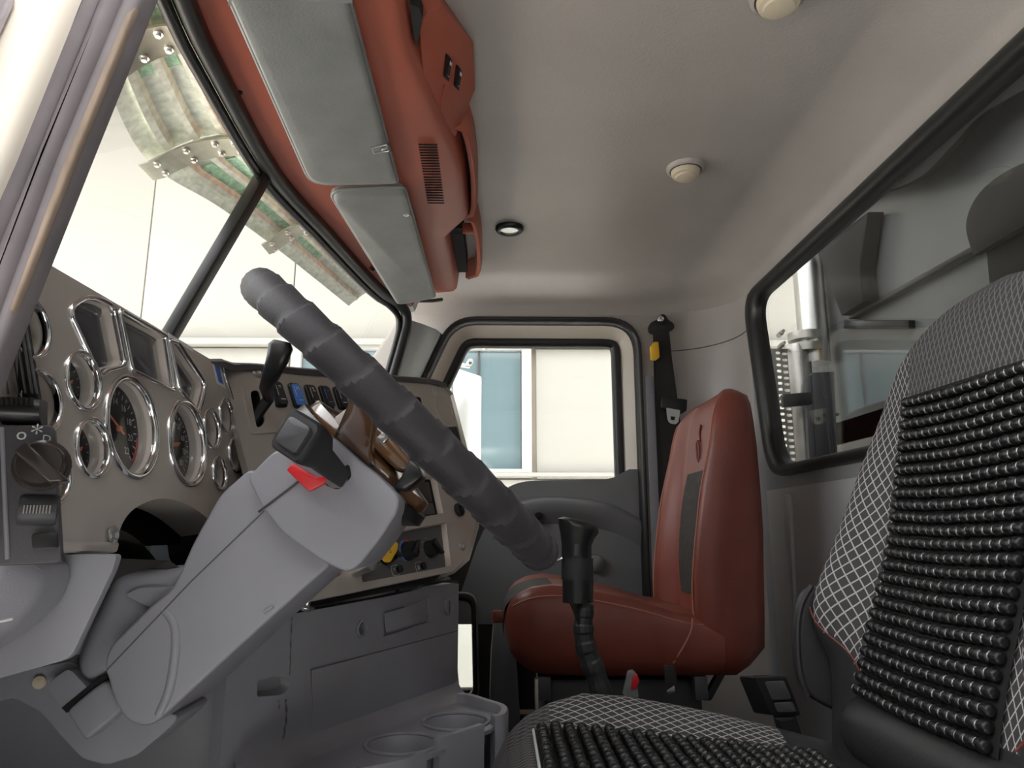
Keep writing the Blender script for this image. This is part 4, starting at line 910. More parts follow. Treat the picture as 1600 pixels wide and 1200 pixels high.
obj('ridge', MB().prism(arc_round([P(a, b, Y=0.785) for a, b in ((192, 930), (215, 918), (285, 915), (285, 945), (232, 950))], 0.006, 4), (0, 0.03, 0)), M['grey_plastic'], bt, bevel=0.01, bseg=4)

# light switch plate and air vent at the outer end of the dash
SWP = Plane(P(50, 775, Y=0.53), (0.90, 0.43, 0), (0, 0.04, 1))
sw = thing('light_switch_plate', 'charcoal switch plate with rotary headlight knob and dimmer wheel', 'switch plate', SWP.px(50, 885))
lp = arc_round([SWP.px(a, b) for a, b in ((-30, 664), (84, 664), (97, 880), (8, 884), (-20, 884))], 0.004, 4)
obj('plate', MB().prism(lp, SWP.n * -0.018), M['plate_dark'], sw, bevel=0.0025, bseg=3)
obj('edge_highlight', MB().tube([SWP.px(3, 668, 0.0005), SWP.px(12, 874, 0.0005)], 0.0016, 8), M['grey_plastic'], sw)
c = SWP.px(66, 728); r = 0.0165
kb = obj('knob', MB().lathe([(r * 1.15, 0), (r * 1.15, 0.002), (r, 0.004), (r * 0.93, 0.016), (r * 0.85, 0.018), (0, 0.018)], c, SWP.n, 28), M['knob_gloss'], sw)
d = (SWP.u * 0.75 - SWP.v * 0.66).normalized(); t = SWP.n.cross(d)
obj('grip', MB().prism([c + d * r * 1.45 + t * r * .25 + SWP.n * .008, c + d * r * 1.0 - t * r * .35 + SWP.n * .008, c - d * r * .95 - t * r * .3 + SWP.n * .008, c - d * r * .95 + t * r * .3 + SWP.n * .008], SWP.n * 0.02), M['knob_gloss'], kb, bevel=0.002)
mb = MB()
put_text(mb, 'o', SWP.px(34, 679, 0.0004), SWP.u, SWP.v, 0.013); put_text(mb, '*', SWP.px(57, 678, 0.0004), SWP.u, SWP.v, 0.018); put_text(mb, 'D', SWP.px(73, 686, 0.0004), SWP.u, SWP.v, 0.008)
obj('symbols', mb, M['white_print'], sw, smooth=0)
obj('wedge_mark', MB().add([SWP.px(42, 780, .0004), SWP.px(84, 778, .0004), SWP.px(83, 784, .0004)], [(0, 1, 2)]), M['white_print'], sw, smooth=0)
dw = obj('dimmer_wheel', MB().lathe([(0.011, -0.012), (0.012, -0.010), (0.012, 0.010), (0.011, 0.012)], SWP.px(60, 797, -0.004), SWP.u, 28), M['charcoal'], sw)
for i in range(9):
    obj('ridge', MB().box(SWP.px(40 + i * 5, 797, 0.0082), (0.0008, 0.0012, 0.006), Matrix((SWP.u, SWP.n, SWP.v)).transposed()), M['steel_dull'], dw, smooth=0)
obj('push_button', MB().prism(arc_round([SWP.px(a, b) for a, b in ((50, 834), (91, 832), (93, 857), (53, 859))], 0.003, 3), SWP.n * 0.006), M['black_plastic'], sw, bevel=0.002)
av = thing('air_vent', 'black slatted air vent with ribbed thumb wheel beside the door pillar', 'air vent', SWP.px(25, 664))
VP = Plane(P(30, 560, Y=0.535), (0.93, 0.36, 0), (-0.05, 0.04, 1))
obj('housing', MB().prism(arc_round([VP.px(a, b, -0.012) for a, b in ((-70, 420), (24, 440), (56, 640), (-60, 640))], 0.004, 3), VP.n * -0.02), M['matte_black'], av, bevel=0.002)
for i, (x0, x1) in enumerate(((-44, -22), (-28, -6), (-13, 11), (0, 26), (11, 38), (20, 48), (27, 55))):
    obj('slat', MB().prism([VP.px(x0, 440, 0.0), VP.px(x0 + 2.4, 440, 0.0), VP.px(x1 + 2.4, 614, 0.0), VP.px(x1, 614, 0.0)], VP.n * -0.006), M['charcoal'], av, smooth=0)
lo = []
for v, n_, k in ((620, 0.0, 0), (628, 0.009, 0), (640, 0.011, 0), (652, 0.010, 0), (664, 0.0, 0)):
    lo.append([VP.px(-80, v, n_), VP.px(-10, v, n_ + 0.003), VP.px(40, v + 2, n_ + 0.002), VP.px(66, v + 4, n_), VP.px(70, v + 4, -0.01)])
th = obj('frame_lip', MB().loft(lo, closed=False), M['black_plastic'], av, smooth=60)
for i in range(8):
    obj('thumb_rib', MB().tube([VP.px(2 + i * 7.5, 628, 0.013), VP.px(3 + i * 7.5, 640, 0.0135)], 0.0016, 8), M['black_plastic'], th)

# ================================================================== steering
WC = P(629, 661, Y=0.85); WT = math.radians(42.8)
W2 = V((math.cos(WT), 0, -math.sin(WT))); WN = V((math.sin(WT), 0, math.cos(WT))); W1 = V((0, 1, 0))
swh = thing('steering_wheel', 'steering wheel with rim bound in overlapping grey grip tape', 'steering wheel', WC - WN * 0.06)
RW, RR = 0.223, 0.0215; NW = 31
mb = MB(); NTH, NPH = 744, 18; verts = []
for i in range(NTH):
    th = 2 * PI * i / NTH; d = W1 * math.cos(th) + W2 * math.sin(th)
    for j in range(NPH):
        ph = 2 * PI * j / NPH
        f = (NW * th / (2 * PI) + 0.35 * math.cos(ph) + 0.10 * math.sin(2 * ph)) % 1.0
        rr = RR - 0.0020 + 0.0028 * f - (0.0012 if f > 0.96 else 0)
        verts.append(WC + d * (RW + rr * math.cos(ph)) + WN * (rr * math.sin(ph)))
mb.add(verts, [(i * NPH + j, ((i + 1) % NTH) * NPH + j, ((i + 1) % NTH) * NPH + (j + 1) % NPH, i * NPH + (j + 1) % NPH) for i in range(NTH) for j in range(NPH)])
obj('wrapped_rim', mb, M['grip_wrap'], swh, smooth=28)
obj('hub', MB().lathe([(0.030, -0.105), (0.034, -0.085), (0.082, -0.072), (0.092, -0.060), (0.090, -0.048), (0.060, -0.042), (0, -0.040)], WC, WN, 40), M['brown_lacquer'], swh, smooth=50)
obj('hub_base', MB().lathe([(0.030, -0.112), (0.075, -0.096), (0.100, -0.074), (0.098, -0.062), (0.085, -0.066)], WC, WN, 40), M['black_plastic'], swh, smooth=50)
for s_ in (-1, 1):
    dirv = W1 * s_ if s_ else W2
    tt = WN.cross(dirv); lo = []
    for k, (rad, h, w, th) in enumerate(((0.07, -0.062, 0.030, 0.006), (0.12, -0.045, 0.022, 0.005), (0.17, -0.022, 0.017, 0.005), (0.215, -0.004, 0.015, 0.005))):
        c = WC + dirv * rad + WN * h
        lo.append([c + tt * w + WN * th, c - tt * w + WN * th, c - tt * w - WN * th, c + tt * w - WN * th])
    sp_ = obj('spoke', MB().loft(lo, cap=(True, True)), M['brown_lacquer'], swh, bevel=0.002)
obj('horn_bracket', MB().prism([P(a, b, Y=0.76) for a, b in ((626, 745), (640, 716), (656, 730), (660, 745), (632, 768), (612, 762))], (0, 0.05, 0)), M['black_plastic'], swh, bevel=0.004)
obj('control_pad', MB().prism([P(a, b, Y=0.755) for a, b in ((522, 652), (556, 627), (568, 640), (552, 650), (540, 668), (527, 663))], (0, 0.02, 0)), M['taupe_cup'], swh, bevel=0.002)
obj('spoke_cover', MB().prism([P(a, b, Y=0.775) for a, b in ((553, 652), (566, 640), (606, 676), (650, 728), (632, 740), (618, 735), (572, 690))], (0, 0.03, 0)), M['brown_lacquer'], swh, bevel=0.006, bseg=3)
obj('silver_button', MB().prism([P(a, b, Y=0.772) for a, b in ((588, 684), (599, 673), (610, 681), (599, 692))], (0, 0.004, 0)), M['brushed'], swh, bevel=0.001)
obj('horn_wire', MB().tube(cr([P(545, 700, Y=0.77), P(550, 688, Y=0.765), P(549, 680, Y=0.77)], 5), 0.0018, 6), M['yellow'], swh)

col = thing('steering_column', 'grey moulded steering column shroud slanting down to the floor', 'steering column', P(200, 1120, Y=0.85))
def cshell(nm, pts, y0, y1, bev, seg=4, m='grey_plastic', r=0.01):
    a = arc_round([P(q[0], q[1], Y=y0) for q in pts], r, 4); n = len(a); cc = sum(a, V()) / n
    return obj(nm, MB().prism(a, (0, y1 - y0, 0)), M[m], col, bevel=bev, bseg=seg, smooth=50, bang=25)
# neck in two halves, parted along the seam
cshell('neck', [(170, 1066), (161, 1040), (170, 1010), (238, 944), (268, 922), (284, 888), (300, 850), (344, 772), (392, 730), (450, 770), (520, 880), (490, 906), (380, 1005), (244, 1130), (224, 1137), (196, 1127), (176, 1092)], 0.765, 0.90, 0.018, 5)
cshell('pod', [(386, 746), (428, 704), (492, 690), (512, 678), (530, 690), (548, 706), (590, 742), (624, 775), (622, 798), (594, 842), (560, 885), (542, 895), (506, 879), (442, 834), (408, 792)], 0.742, 0.885, 0.013, 5, r=0.008)
flute = cr([P(246, 1118, Y=0.764), P(262, 1080, Y=0.762), P(272, 1020, Y=0.762), P(270, 975, Y=0.763), P(250, 950, Y=0.766)], 6)
obj('flute', MB().tube([p + V((0, 0.004, 0)) for p in flute], 0.005, 12), M['grey_plastic'], col, smooth=60)
obj('seam', MB().tube([P(167, 1047, Y=0.7645), P(300, 907, Y=0.7645), P(413, 798, Y=0.7645)], 0.0006, 6), M['charcoal'], col)
obj('pod_seam', MB().tube([P(404, 800, Y=0.7425), P(420, 788, Y=0.7415), P(470, 750, Y=0.7415)], 0.0013, 6), M['brown_dark'], col)
obj('clip_mark', MB().prism([P(411, 955, Y=0.766), P(427, 945, Y=0.766), P(429, 948, Y=0.766), P(413, 959, Y=0.766)], (0, -0.003, 0)), M['grey_plastic'], col, bevel=0.001)
cshell('collar', [(478, 652), (492, 648), (524, 654), (548, 694), (520, 707), (500, 690)], 0.79, 0.87, 0.006, 3, r=0.004)
cshell('collar_ring', [(516, 702), (546, 690), (552, 697), (524, 712)], 0.79, 0.90, 0.003, 2, 'charcoal', 0.002)
cshell('lever_slot', [(524, 740), (545, 724), (549, 745), (528, 766), (506, 757)], 0.7405, 0.75, 0.0, 1, 'matte_black', 0.004)
# multi-function stalk with its square head
ax0, ax1 = P(463, 681, Y=0.655), P(531, 745, Y=0.735); ad = (ax1 - ax0).normalized(); hn = V((-0.30, -0.92, 0.12)).normalized()
hu = V((0.80, -0.28, -0.45)); hu = (hu - hn * hu.dot(hn)).normalized(); hv = hn.cross(hu); hv = hv if hv.z > 0 else -hv
def sq(c, s, k=1.0, rr=0.35):
    return arc_round([c + hu * a * s + hv * b * s * k for a, b in ((-1, -0.95), (0.95, -1), (1, 0.95), (-0.95, 1))], s * rr, 4)
hc = P(464, 682, Y=0.662)
HS = 0.0215
stalk = obj('stalk', MB().loft([sq(hc + hn * 0.004, HS * 0.9), sq(hc, HS), sq(hc - hn * 0.008, HS), sq(hc - hn * 0.016 + (ax1 - hc) * 0.12, HS * 0.86), sq(hc.lerp(ax1, 0.45), 0.0135), sq(hc.lerp(ax1, 0.8), 0.011), sq(ax1, 0.009)], cap=(True, True)), M['black_satin'], col, smooth=35)
obj('button', MB().loft([sq(hc + hn * 0.0035, HS * 0.68), sq(hc + hn * 0.0075, HS * 0.66), sq(hc + hn * 0.0085, HS * 0.56)], cap=(True, True)), M['charcoal'], stalk, smooth=35)
for i in range(5):
    q = hc.lerp(ax1, 0.62 + 0.05 * i) + hn * 0.0125 * (1 - 0.12 * i); obj('ridge', MB().tube([q - hv * 0.007, q + hv * 0.007], 0.0009, 6), M['black_plastic'], stalk)
obj('red_tab', MB().prism([P(a, b, Y=0.728) for a, b in ((447, 734), (457, 723), (492, 745), (514, 744), (506, 756), (482, 768))], (0, 0.010, 0)), M['red_bright'], col, bevel=0.0015)
obj('stalk_joint', MB().lathe([(0.010, 0), (0.011, 0.008), (0.008, 0.016)], P(531, 748, Y=0.742), V((-0.4, -0.8, 0.1)), 14), M['steel_dull'], col)

# ================================================================== overhead
hdr = struct_root('trim_3', 'red header moulding between windshield and sun visors', (-0.4, 1.37, 0.74))
ysq = [0.42 + (2.205 - 0.42) * i / 60 for i in range(61)]
lo = []
for y in ysq:
    x, z = hdr_x(y) + 0.022, hdr_z(y) + 0.004
    xe = -0.27
    lo.append([V((x - 0.012, y, z - 0.004)), V((x, y, z)), V((x + (xe - x) * 0.30, y, z + 0.012)), V((x + (xe - x) * 0.65, y, z + 0.034)), V((xe, y, 0.800)), V((xe + 0.01, y, 0.86))])
obj('moulding', MB().loft(lo, closed=False), M['red_plastic'], hdr, smooth=60)
obj('edge_beading', MB().tube([V((hdr_x(y) + 0.017, y, hdr_z(y) + 0.001)) for y in ysq], 0.0022, 6), M['pillar_trim'], hdr)
obj('end_cap', MB().prism([lo[-1][0], lo[-1][1], lo[-1][2], lo[-1][3], lo[-1][4], V((-0.27, 2.205, 0.75)), V((-0.285, 2.205, 0.71))], (0, 0.06, 0.0)), M['pillar_trim'], hdr)
obj('label_patch', MB().prism([P(460, 243, Z=0.752), P(478, 240, Z=0.756), P(494, 275, Z=0.756), P(480, 277, Z=0.752)], (0, 0, 0.002)), M['red_leather'], hdr, smooth=0)
for q in ((374, 143, 0.743), (476, 318, 0.742), (583, 421, 0.735)):
    s_ = obj('screw', MB().lathe([(0.010, 0), (0.010, 0.002), (0.0075, 0.003)], P(q[0], q[1], Z=q[2]), (0.25, -0.2, -1), 16), M['red_plastic'], hdr)
    obj('screw_head', MB().lathe([(0.006, 0), (0.005, 0.003), (0, 0.004)], P(q[0], q[1], Z=q[2] - 0.002), (0.25, -0.2, -1), 12), M['matte_black'], s_)

oc = thing('overhead_console', 'brick red overhead console with cubbies and slotted grille', 'console', (-0.15, 1.4, 0.75))
def fold_x(y): return lerp_table([(0.55, -0.137), (0.66, -0.140), (1.00, -0.142), (1.15, -0.122), (1.30, -0.100), (1.42, -0.087), (1.67, -0.084), (1.74, -0.142), (2.10, -0.137), (2.16, -0.140)], y)
def sect(y):
    xb = fold_x(y); zf = 0.748 + 0.018 * (xb + 0.14) / 0.05
    return [V((-0.285, y, 0.800)), V((-0.262, y, 0.752)), V((-0.205, y, 0.738)), V((xb - 0.012, y, zf - 0.004)), V((xb, y, zf + 0.006)), V((xb + 0.004, y, zf + 0.03)), V((min(xb + 0.012, -0.07), y, 0.862)), V((-0.285, y, 0.862))]
ys2 = sorted(set([0.56 + (2.16 - 0.56) * i / 50 for i in range(51)] + [1.045, 1.105, 1.30, 1.67, 1.74]))
obj('body', MB().loft([sect(y) for y in ys2], cap=(True, True)), M['red_plastic'], oc, bevel=0.004, bseg=2, smooth=50, bang=40)
# rear lip with the cubby openings in front of it
def lip(y0, y1):
    l2 = []
    for i in range(17):
        y = y0 + (y1 - y0) * i / 16; e = math.sin(PI * i / 16) ** 0.18 if 0 < i < 16 else 0.0
        xo = -0.100 + 0.042 * e
        l2.append([V((xo - 0.016, y, 0.862)), V((xo - 0.012, y, 0.79)), V((xo - 0.002, y, 0.785)), V((xo + 0.004, y, 0.80)), V((xo + 0.004, y, 0.862))])
    return MB().loft(l2, cap=(True, True))
obj('cubby_lip', lip(1.28, 1.72), M['red_plastic'], oc, smooth=50)
obj('cubby_lip', lip(1.70, 2.16), M['red_plastic'], oc, smooth=50)
obj('cubby_mouth_shade', MB().prism([P(a, b, Z=0.7515) for a, b in ((640, 6), (655, 12), (661, 28), (651, 76), (647, 60))], (0, 0, 0.02)), M['matte_black'], oc, smooth=0)  # black wedge standing in for the shade in the cubby opening
obj('cubby_shade', MB().box((-0.118, 1.93, 0.815), (0.03, 0.33, 0.06)), M['matte_black'], oc, smooth=0)  # black blocks fill the cubbies in place of their inner shade
obj('cubby_shade', MB().box((-0.090, 1.46, 0.835), (0.03, 0.34, 0.03)), M['matte_black'], oc, smooth=0)
for y in (1.80,): obj('cubby_divider', MB().box((-0.10, y, 0.80), (0.05, 0.012, 0.03)), M['red_plastic'], oc, bevel=0.003)
# switch pod
pa, pb_, pcc = P(660, 120, Z=0.756), P(740, 68, Z=0.842), P(712, 214, Z=0.785)
POD = Plane(pa, pb_ - pcc, pa - (pb_ + pcc) * 0.5)
pod = [POD.px(a, b) for a, b in ((655, 40), (668, 20), (692, 10), (740, 68), (743, 140), (712, 214), (690, 195), (664, 140))]
obj('switch_pod', MB().prism(pod, V((-0.02, 0, 0.05))), M['red_plastic'], oc, smooth=30, bevel=0.002)
for i, (sx, sy) in enumerate(((697, 104), (713, 120))):
    c = POD.uv(sx, sy); au = POD.uv(sx + 10, sy + 13) - c; au = au.normalized(); av_ = POD.uv(sx - 5, sy + 40) - c; av_ = av_.normalized()
    hw, hh = 0.010, 0.0245
    def q(a, b, n): return POD.at(c + au * (a * hw) + av_ * (b * hh), None, n)
    s_ = obj('rocker_switch', MB().prism(arc_round([q(-1, -1, 0.006), q(1, -1, 0.006), q(1, 1, 0.006), q(-1, 1, 0.006)], 0.005, 4), POD.n * -0.012), M['black_plastic'], oc, smooth=30)
    obj('paddle', MB().prism(arc_round([q(-.7, -.85, 0.009), q(.7, -.85, 0.009), q(.7, .85, 0.007), q(-.7, .85, 0.007)], 0.003, 3), POD.n * -0.003), M['black_satin'], s_, smooth=30)
    sm = MB(); sm.add([q(-.5, -.7, .0098), q(.5, -.7, .0098), q(.5, -.38, .0096), q(-.5, -.38, .0096)], [(0, 1, 2, 3)]); sm.add([q(-.5, .6, .0088), q(.4, .6, .0088), q(.4, .66, .0088), q(-.5, .66, .0088)], [(0, 1, 2, 3)])
    obj('symbol', sm, M['white_print'], s_, smooth=0)
obj('pod_rib', MB().tube([POD.px(694, 132, 0.002), POD.px(688, 168, 0.002)], 0.0016, 6), M['red_plastic'], oc)
# two banks of slots
for (y0, y1, n) in ((226, 272, 12), (277, 317, 11)):
    for i in range(n):
        yy = y0 + (y1 - y0) * i / (n - 1); x0 = 654 + (yy - 226) * 0.155; x1 = x0 + 29 - (yy - 226) * 0.035
        a, b = P(x0, yy, Z=0.7415), P(x1, yy + 0.3, Z=0.7485)
        obj('slot', MB().tube([a, b], 0.0015, 6), M['matte_black'], oc)

# sun visors
vgrp = 'folded sun visors'
def visor(label, corners, rad, seam_y=None):
    root = thing('sun_visor', label, 'sun visor', sum(corners, V()) / 4, vgrp)
    lp = arc_round(corners, rad, 6); n = len(lp); up_ = V((-0.1, 0, 0.02)).normalized()
    cc = sum(lp, V()) / n; nrm_ = (corners[1] - corners[0]).cross(corners[2] - corners[1]).normalized()
    if nrm_.z > 0: nrm_ = -nrm_
    body = MB().loft([[cc + (p - cc) * 0.93 + nrm_ * 0.0115 for p in lp], [cc + (p - cc) * 0.975 + nrm_ * 0.009 for p in lp], lp, [p - nrm_ * 0.008 for p in lp]], cap=(True, True))
    obj('pad', body, M['visor_vinyl'], root, smooth=60)
    obj('piping', MB().tube([p + nrm_ * 0.001 for p in lp], 0.0038, 8, closed=True), M['visor_vinyl'], root, smooth=60)
    return root, nrm_
def vis_clip(root, nrm_, px, py, z):
    c = P(px, py, Z=z); u = V((1, 0, 0.25)).normalized(); w = V((0, 1, 0))
    R = Matrix((u, w, u.cross(w))).transposed()
    k = obj('clip_plate', MB().plate([c + u * a * 0.016 + w * b * 0.012 for a, b in ((-1, -1), (1, -1), (1, 1), (-1, 1))], [[c + u * a * 0.013 + w * b * 0.009 for a, b in ((-1, -1), (1, -1), (1, 1), (-1, 1))]], nrm_ * 0.002), M['brushed'], root, smooth=0)
    obj('catch', MB().box(c + u * 0.008 + nrm_ * 0.004, (0.014, 0.010, 0.008), R), M['chrome'], k, bevel=0.002)
    obj('catch_pin', MB().tube([c + u * 0.018 - w * 0.012 + nrm_ * 0.002, c + u * 0.018 + w * 0.012 + nrm_ * 0.002], 0.003, 8), M['charcoal'], k)
v1 = [V((-0.352, 0.66, 0.690)), P(486, 287, Z=0.690), P(622, 284, Z=0.728), V((-0.210, 0.66, 0.728))]
r1, n1 = visor('large grey vinyl sun visor folded up nearest the driver', v1, [0.03, 0.045, 0.012, 0.02])
vis_clip(r1, n1, 594, 232, 0.708)
bnd = MB(); bnd.grid(lambda u, v: (P(356, 8 - 40 * v, Z=0.684) * (1 - u) + P(550, 4 - 40 * v, Z=0.718) * u) + n1 * (0.004 * math.sin(PI * v) + 0.001), 12, 6)
obj('sleeve', bnd, M['visor_vinyl'], r1, smooth=60)
v2 = [P(512, 296, Z=0.700), P(622, 474, Z=0.690), P(680, 463, Z=0.716), P(632, 291, Z=0.726)]
r2, n2 = visor('smaller grey vinyl sun visor folded up over the passenger side', v2, [0.04, 0.02, 0.015, 0.012])
vis_clip(r2, n2, 628, 334, 0.713)
obj('pivot_arm', MB().tube([P(655, 470, Z=0.70), P(676, 470, Z=0.712), P(690, 468, Z=0.73)], 0.006, 8), M['charcoal'], r2)

# ceiling lamps
def dome(label, px, py, r, grp):
    c = P(px, py, Z=CZ - 0.004); root = thing('ceiling_lamp', label, 'lamp', c, grp)
    obj('recess_ring', MB().lathe([(r * 1.28, -0.006), (r * 1.22, 0.004), (r * 1.05, 0.006), (r * 1.0, -0.004), (r * 0.9, -0.004)], c, (0, 0, -1), 32, cap=(False, False)), M['headliner'], root, smooth=60)
    obj('rim', MB().lathe([(r * 1.04, -0.004), (r * 1.03, 0.005), (r * 0.97, 0.007), (r * 0.95, 0.0)], c, (0, 0, -1), 32, cap=(False, False)), M['brown_dark'], root, smooth=60)
    obj('lens', MB().lathe([(r * 0.97, 0.0), (r * 0.96, 0.010), (r * 0.88, 0.018), (r * 0.70, 0.020), (r * 0.66, 0.024), (r * 0.40, 0.026), (0, 0.0265)], c, (0, 0, -1), 32), M['lamp_cream'], root, smooth=40)
dome('round cream ceiling lamp above the passenger side of the cab', 1071, 264, 0.036, 'cream ceiling lamps')
dome('round cream ceiling lamp cut off by the top of the picture', 1216, -6, 0.036, 'cream ceiling lamps')
c = P(796, 357, Z=CZ - 0.003); sl = thing('spot_lamp', 'small black ringed spot lamp in the headliner near the passenger door', 'lamp', c)
obj('rim', MB().lathe([(0.040, -0.004), (0.041, 0.004), (0.036, 0.010), (0.027, 0.010), (0.026, 0.002)], c, (0, 0, -1), 32, cap=(False, False)), M['black_plastic'], sl, smooth=60)
obj('reflector', MB().lathe([(0.026, 0.006), (0.018, 0.0), (0.008, -0.001), (0.006, 0.004), (0, 0.004)], c, (0, 0, -1), 28), M['chrome'], sl, smooth=30)
obj('lens', MB().lathe([(0.026, 0.008), (0.018, 0.012), (0, 0.014)], c, (0, 0, -1), 28), M['lens_glass'], sl, smooth=60)
ch = thing('coat_hook', 'small moulded coat hook high in the rear corner of the headliner', 'hook', P(1148, 432, Y=2.25))
obj('base', MB().prism(arc_round([P(a, b, Y=2.26) for a, b in ((1140, 422), (1150, 424), (1156, 452), (1148, 454))], 0.006, 3), (0.01, 0.03, 0.01)), M['headliner'], ch, bevel=0.003)
obj('hook', MB().tube(cr([P(1143, 428, Y=2.25), P(1150, 434, Y=2.235), P(1153, 446, Y=2.24)], 5), 0.005, 8), M['headliner'], ch)

# ================================================================== seats
def back_loops(yc, zs, W, XC, B, TH, ns=44, s0=0.60, s1=0.82, edge=0.10, zshift=None):
    loops = []
    for z in zs:
        w, xc, b, th = W(z), XC(z), B(z), TH(z); lp = []
        for i in range(ns + 1):
            s = -1 + 2 * i / ns; a = abs(s)
            t = min(max((a - s0) / (s1 - s0), 0), 1); bump = t * t * (3 - 2 * t)
            e = max(0.0, (a - (1 - edge)) / edge)
            x = xc - b * bump + th * 0.42 * (1 - math.sqrt(max(0.0, 1 - e * e)))
            lp.append(V((x, yc + w * s, z)))
        for i in range(ns // 2 + 1):
            s = 1 - 2 * i / (ns // 2); a = abs(s); e = max(0.0, (a - 0.85) / 0.15)
            lp.append(V((xc + th - th * 0.35 * (1 - math.sqrt(max(0.0, 1 - e * e))), yc + w * s * 0.985, z)))
        loops.append(lp)
    return loops
def assign(me, fn):
    for p in me.polygons: p.material_index = fn(p.center, p.normal)

# ------------------------------------------------------------------ passenger seat
ps = thing('passenger_chair', 'brick red leather passenger seat with dark patterned insert', 'seat', (0.30, 1.885, -0.66))
yc = 1.885
zs = [-0.32, -0.30, -0.26, -0.2, -0.1, 0.0, 0.1, 0.2, 0.26, 0.30, 0.325, 0.338, 0.345]
W = lambda z: smooth_table([(-0.32, 0.20), (-0.28, 0.232), (-0.1, 0.237), (0.1, 0.235), (0.25, 0.225), (0.30, 0.215), (0.33, 0.19), (0.345, 0.16)], z)
XC = lambda z: smooth_table([(-0.32, 0.515), (-0.2, 0.490), (0.05, 0.510), (0.2, 0.530), (0.3, 0.545), (0.345, 0.565)], z)
Bp = lambda z: smooth_table([(-0.32, 0.02), (-0.2, 0.048), (0.05, 0.045), (0.2, 0.03), (0.3, 0.02), (0.345, 0.005)], z)
TH = lambda z: smooth_table([(-0.32, 0.03), (-0.26, 0.10), (-0.1, 0.115), (0.05, 0.105), (0.2, 0.085), (0.3, 0.066), (0.33, 0.05), (0.345, 0.02)], z)
lb = back_loops(yc, zs, W, XC, Bp, TH, s0=0.48, s1=0.86, edge=0.10)
bo = obj('backrest', MB().loft(lb, cap=(True, True)), M['red_leather'], ps, smooth=70)
ins = MB(); ins.grid(lambda u, v: V((XC(-0.16 + 0.31 * v) - 0.004 - 0.006 * math.sin(PI * u) * math.sin(PI * v), yc + (u - 0.5) * 0.25 * (1 - 0.35 * (2 * v - 1) ** 2), -0.16 + 0.31 * v)), 16, 16)
obj('insert', ins, M['insert_cloth'], bo, smooth=70)
def stitch(par, pts, r=0.0022): obj('stitching', MB().tube(pts, r, 6), M['red_stitch'], par)
for s in (-1, 1):
    stitch(bo, [V((XC(z) - Bp(z) - 0.0005, yc + s * W(z) * 0.875, z)) for z in [-0.2 + 0.5 * i / 24 for i in range(25)]])
emb = P(1104, 690, X=0.53)
obj('embossed_crest', MB().tube(cr([V((XC(0.2) - 0.003, yc + 0.012 * math.cos(a) - 0.005, 0.205 + 0.028 * math.sin(a))) for a in [2 * PI * i / 10 for i in range(10)]], 4, True), 0.003, 6, closed=True), M['red_leather'], bo)
obj('embossed_crest', MB().tube(cr([V((XC(0.24) - 0.003, yc - 0.012, 0.232)), V((XC(0.26) - 0.003, yc - 0.002, 0.255)), V((XC(0.27) - 0.003, yc - 0.012, 0.275))], 5), 0.003, 6), M['red_leather'], bo)
# cushion: sections along X
def cush_loops(yc, xs, W, ZT, B, ZB, ns=40, s0=0.5, s1=0.85, edge=0.14, xoff=None):
    loops = []
    for x in xs:
        w, zt, b, zb = W(x), ZT(x), B(x), ZB(x); lp = []; h = zt - zb
        for i in range(ns + 1):
            s = -1 + 2 * i / ns; a = abs(s); t = min(max((a - s0) / (s1 - s0), 0), 1); bump = t * t * (3 - 2 * t)
            e = max(0.0, (a - (1 - edge)) / edge)
            lp.append(V((x, yc + w * s, zt + b * bump - h * 0.35 * (1 - math.sqrt(max(0, 1 - e * e))))))
        for i in range(ns // 2 + 1):
            s = 1 - 2 * i / (ns // 2); a = abs(s); e = max(0.0, (a - 0.88) / 0.12)
            lp.append(V((x, yc + w * s * 0.99, zb + h * 0.3 * (1 - math.sqrt(max(0, 1 - e * e))))))
        loops.append(lp)
    return loops
xs_ = [0.012, 0.016, 0.026, 0.045, 0.075, 0.12, 0.18, 0.25, 0.32, 0.40, 0.47, 0.50]
CW = lambda x: smooth_table([(0.012, 0.17), (0.03, 0.205), (0.06, 0.228), (0.12, 0.237), (0.5, 0.237)], x)
CT = lambda x: smooth_table([(0.012, -0.215), (0.02, -0.178), (0.045, -0.150), (0.09, -0.132), (0.16, -0.132), (0.30, -0.160), (0.42, -0.195), (0.50, -0.20)], x)
CB = lambda x: smooth_table([(0.012, -0.225), (0.02, -0.262), (0.045, -0.295), (0.09, -0.315), (0.5, -0.318)], x)
co_ = obj('cushion', MB().loft(cush_loops(yc, xs_, CW, CT, lambda x: 0.008, CB), cap=(True, True)), M['red_leather'], ps, smooth=70)
mb = MB(); fr = [(-0.245, 0.014), (-0.215, 0.0095), (-0.18, 0.016), (-0.152, 0.043), (-0.134, 0.085), (-0.129, 0.13)]
fr = cr([V((x, 0, z)) for z, x in fr], 4)
lo = [[V((q.x - 0.003, yc + (u - 0.5) * 0.30 * (1 - 0.25 * (i / (len(fr) - 1)) ** 2), q.z + 0.002)) for u in [k / 12 for k in range(13)]] for i, q in enumerate(fr)]
obj('insert', MB().loft(lo, closed=False), M['insert_cloth'], co_, smooth=70)
stitch(co_, [V((x, yc - CW(x) * 0.955, CT(x) - (CT(x) - CB(x)) * 0.10 + 0.003)) for x in [0.03 + 0.43 * i / 24 for i in range(25)]])
sd = cr([P(1082, 965, Y=1.647), P(1080, 985, Y=1.646), P(1068, 1010, Y=1.646), P(1052, 1036, Y=1.655)], 6)
stitch(co_, sd, 0.002)
pb = obj('pedestal', MB().box((0.28, 1.885, -0.50), (0.36, 0.36, 0.34)), M['black_satin'], ps, bevel=0.01)
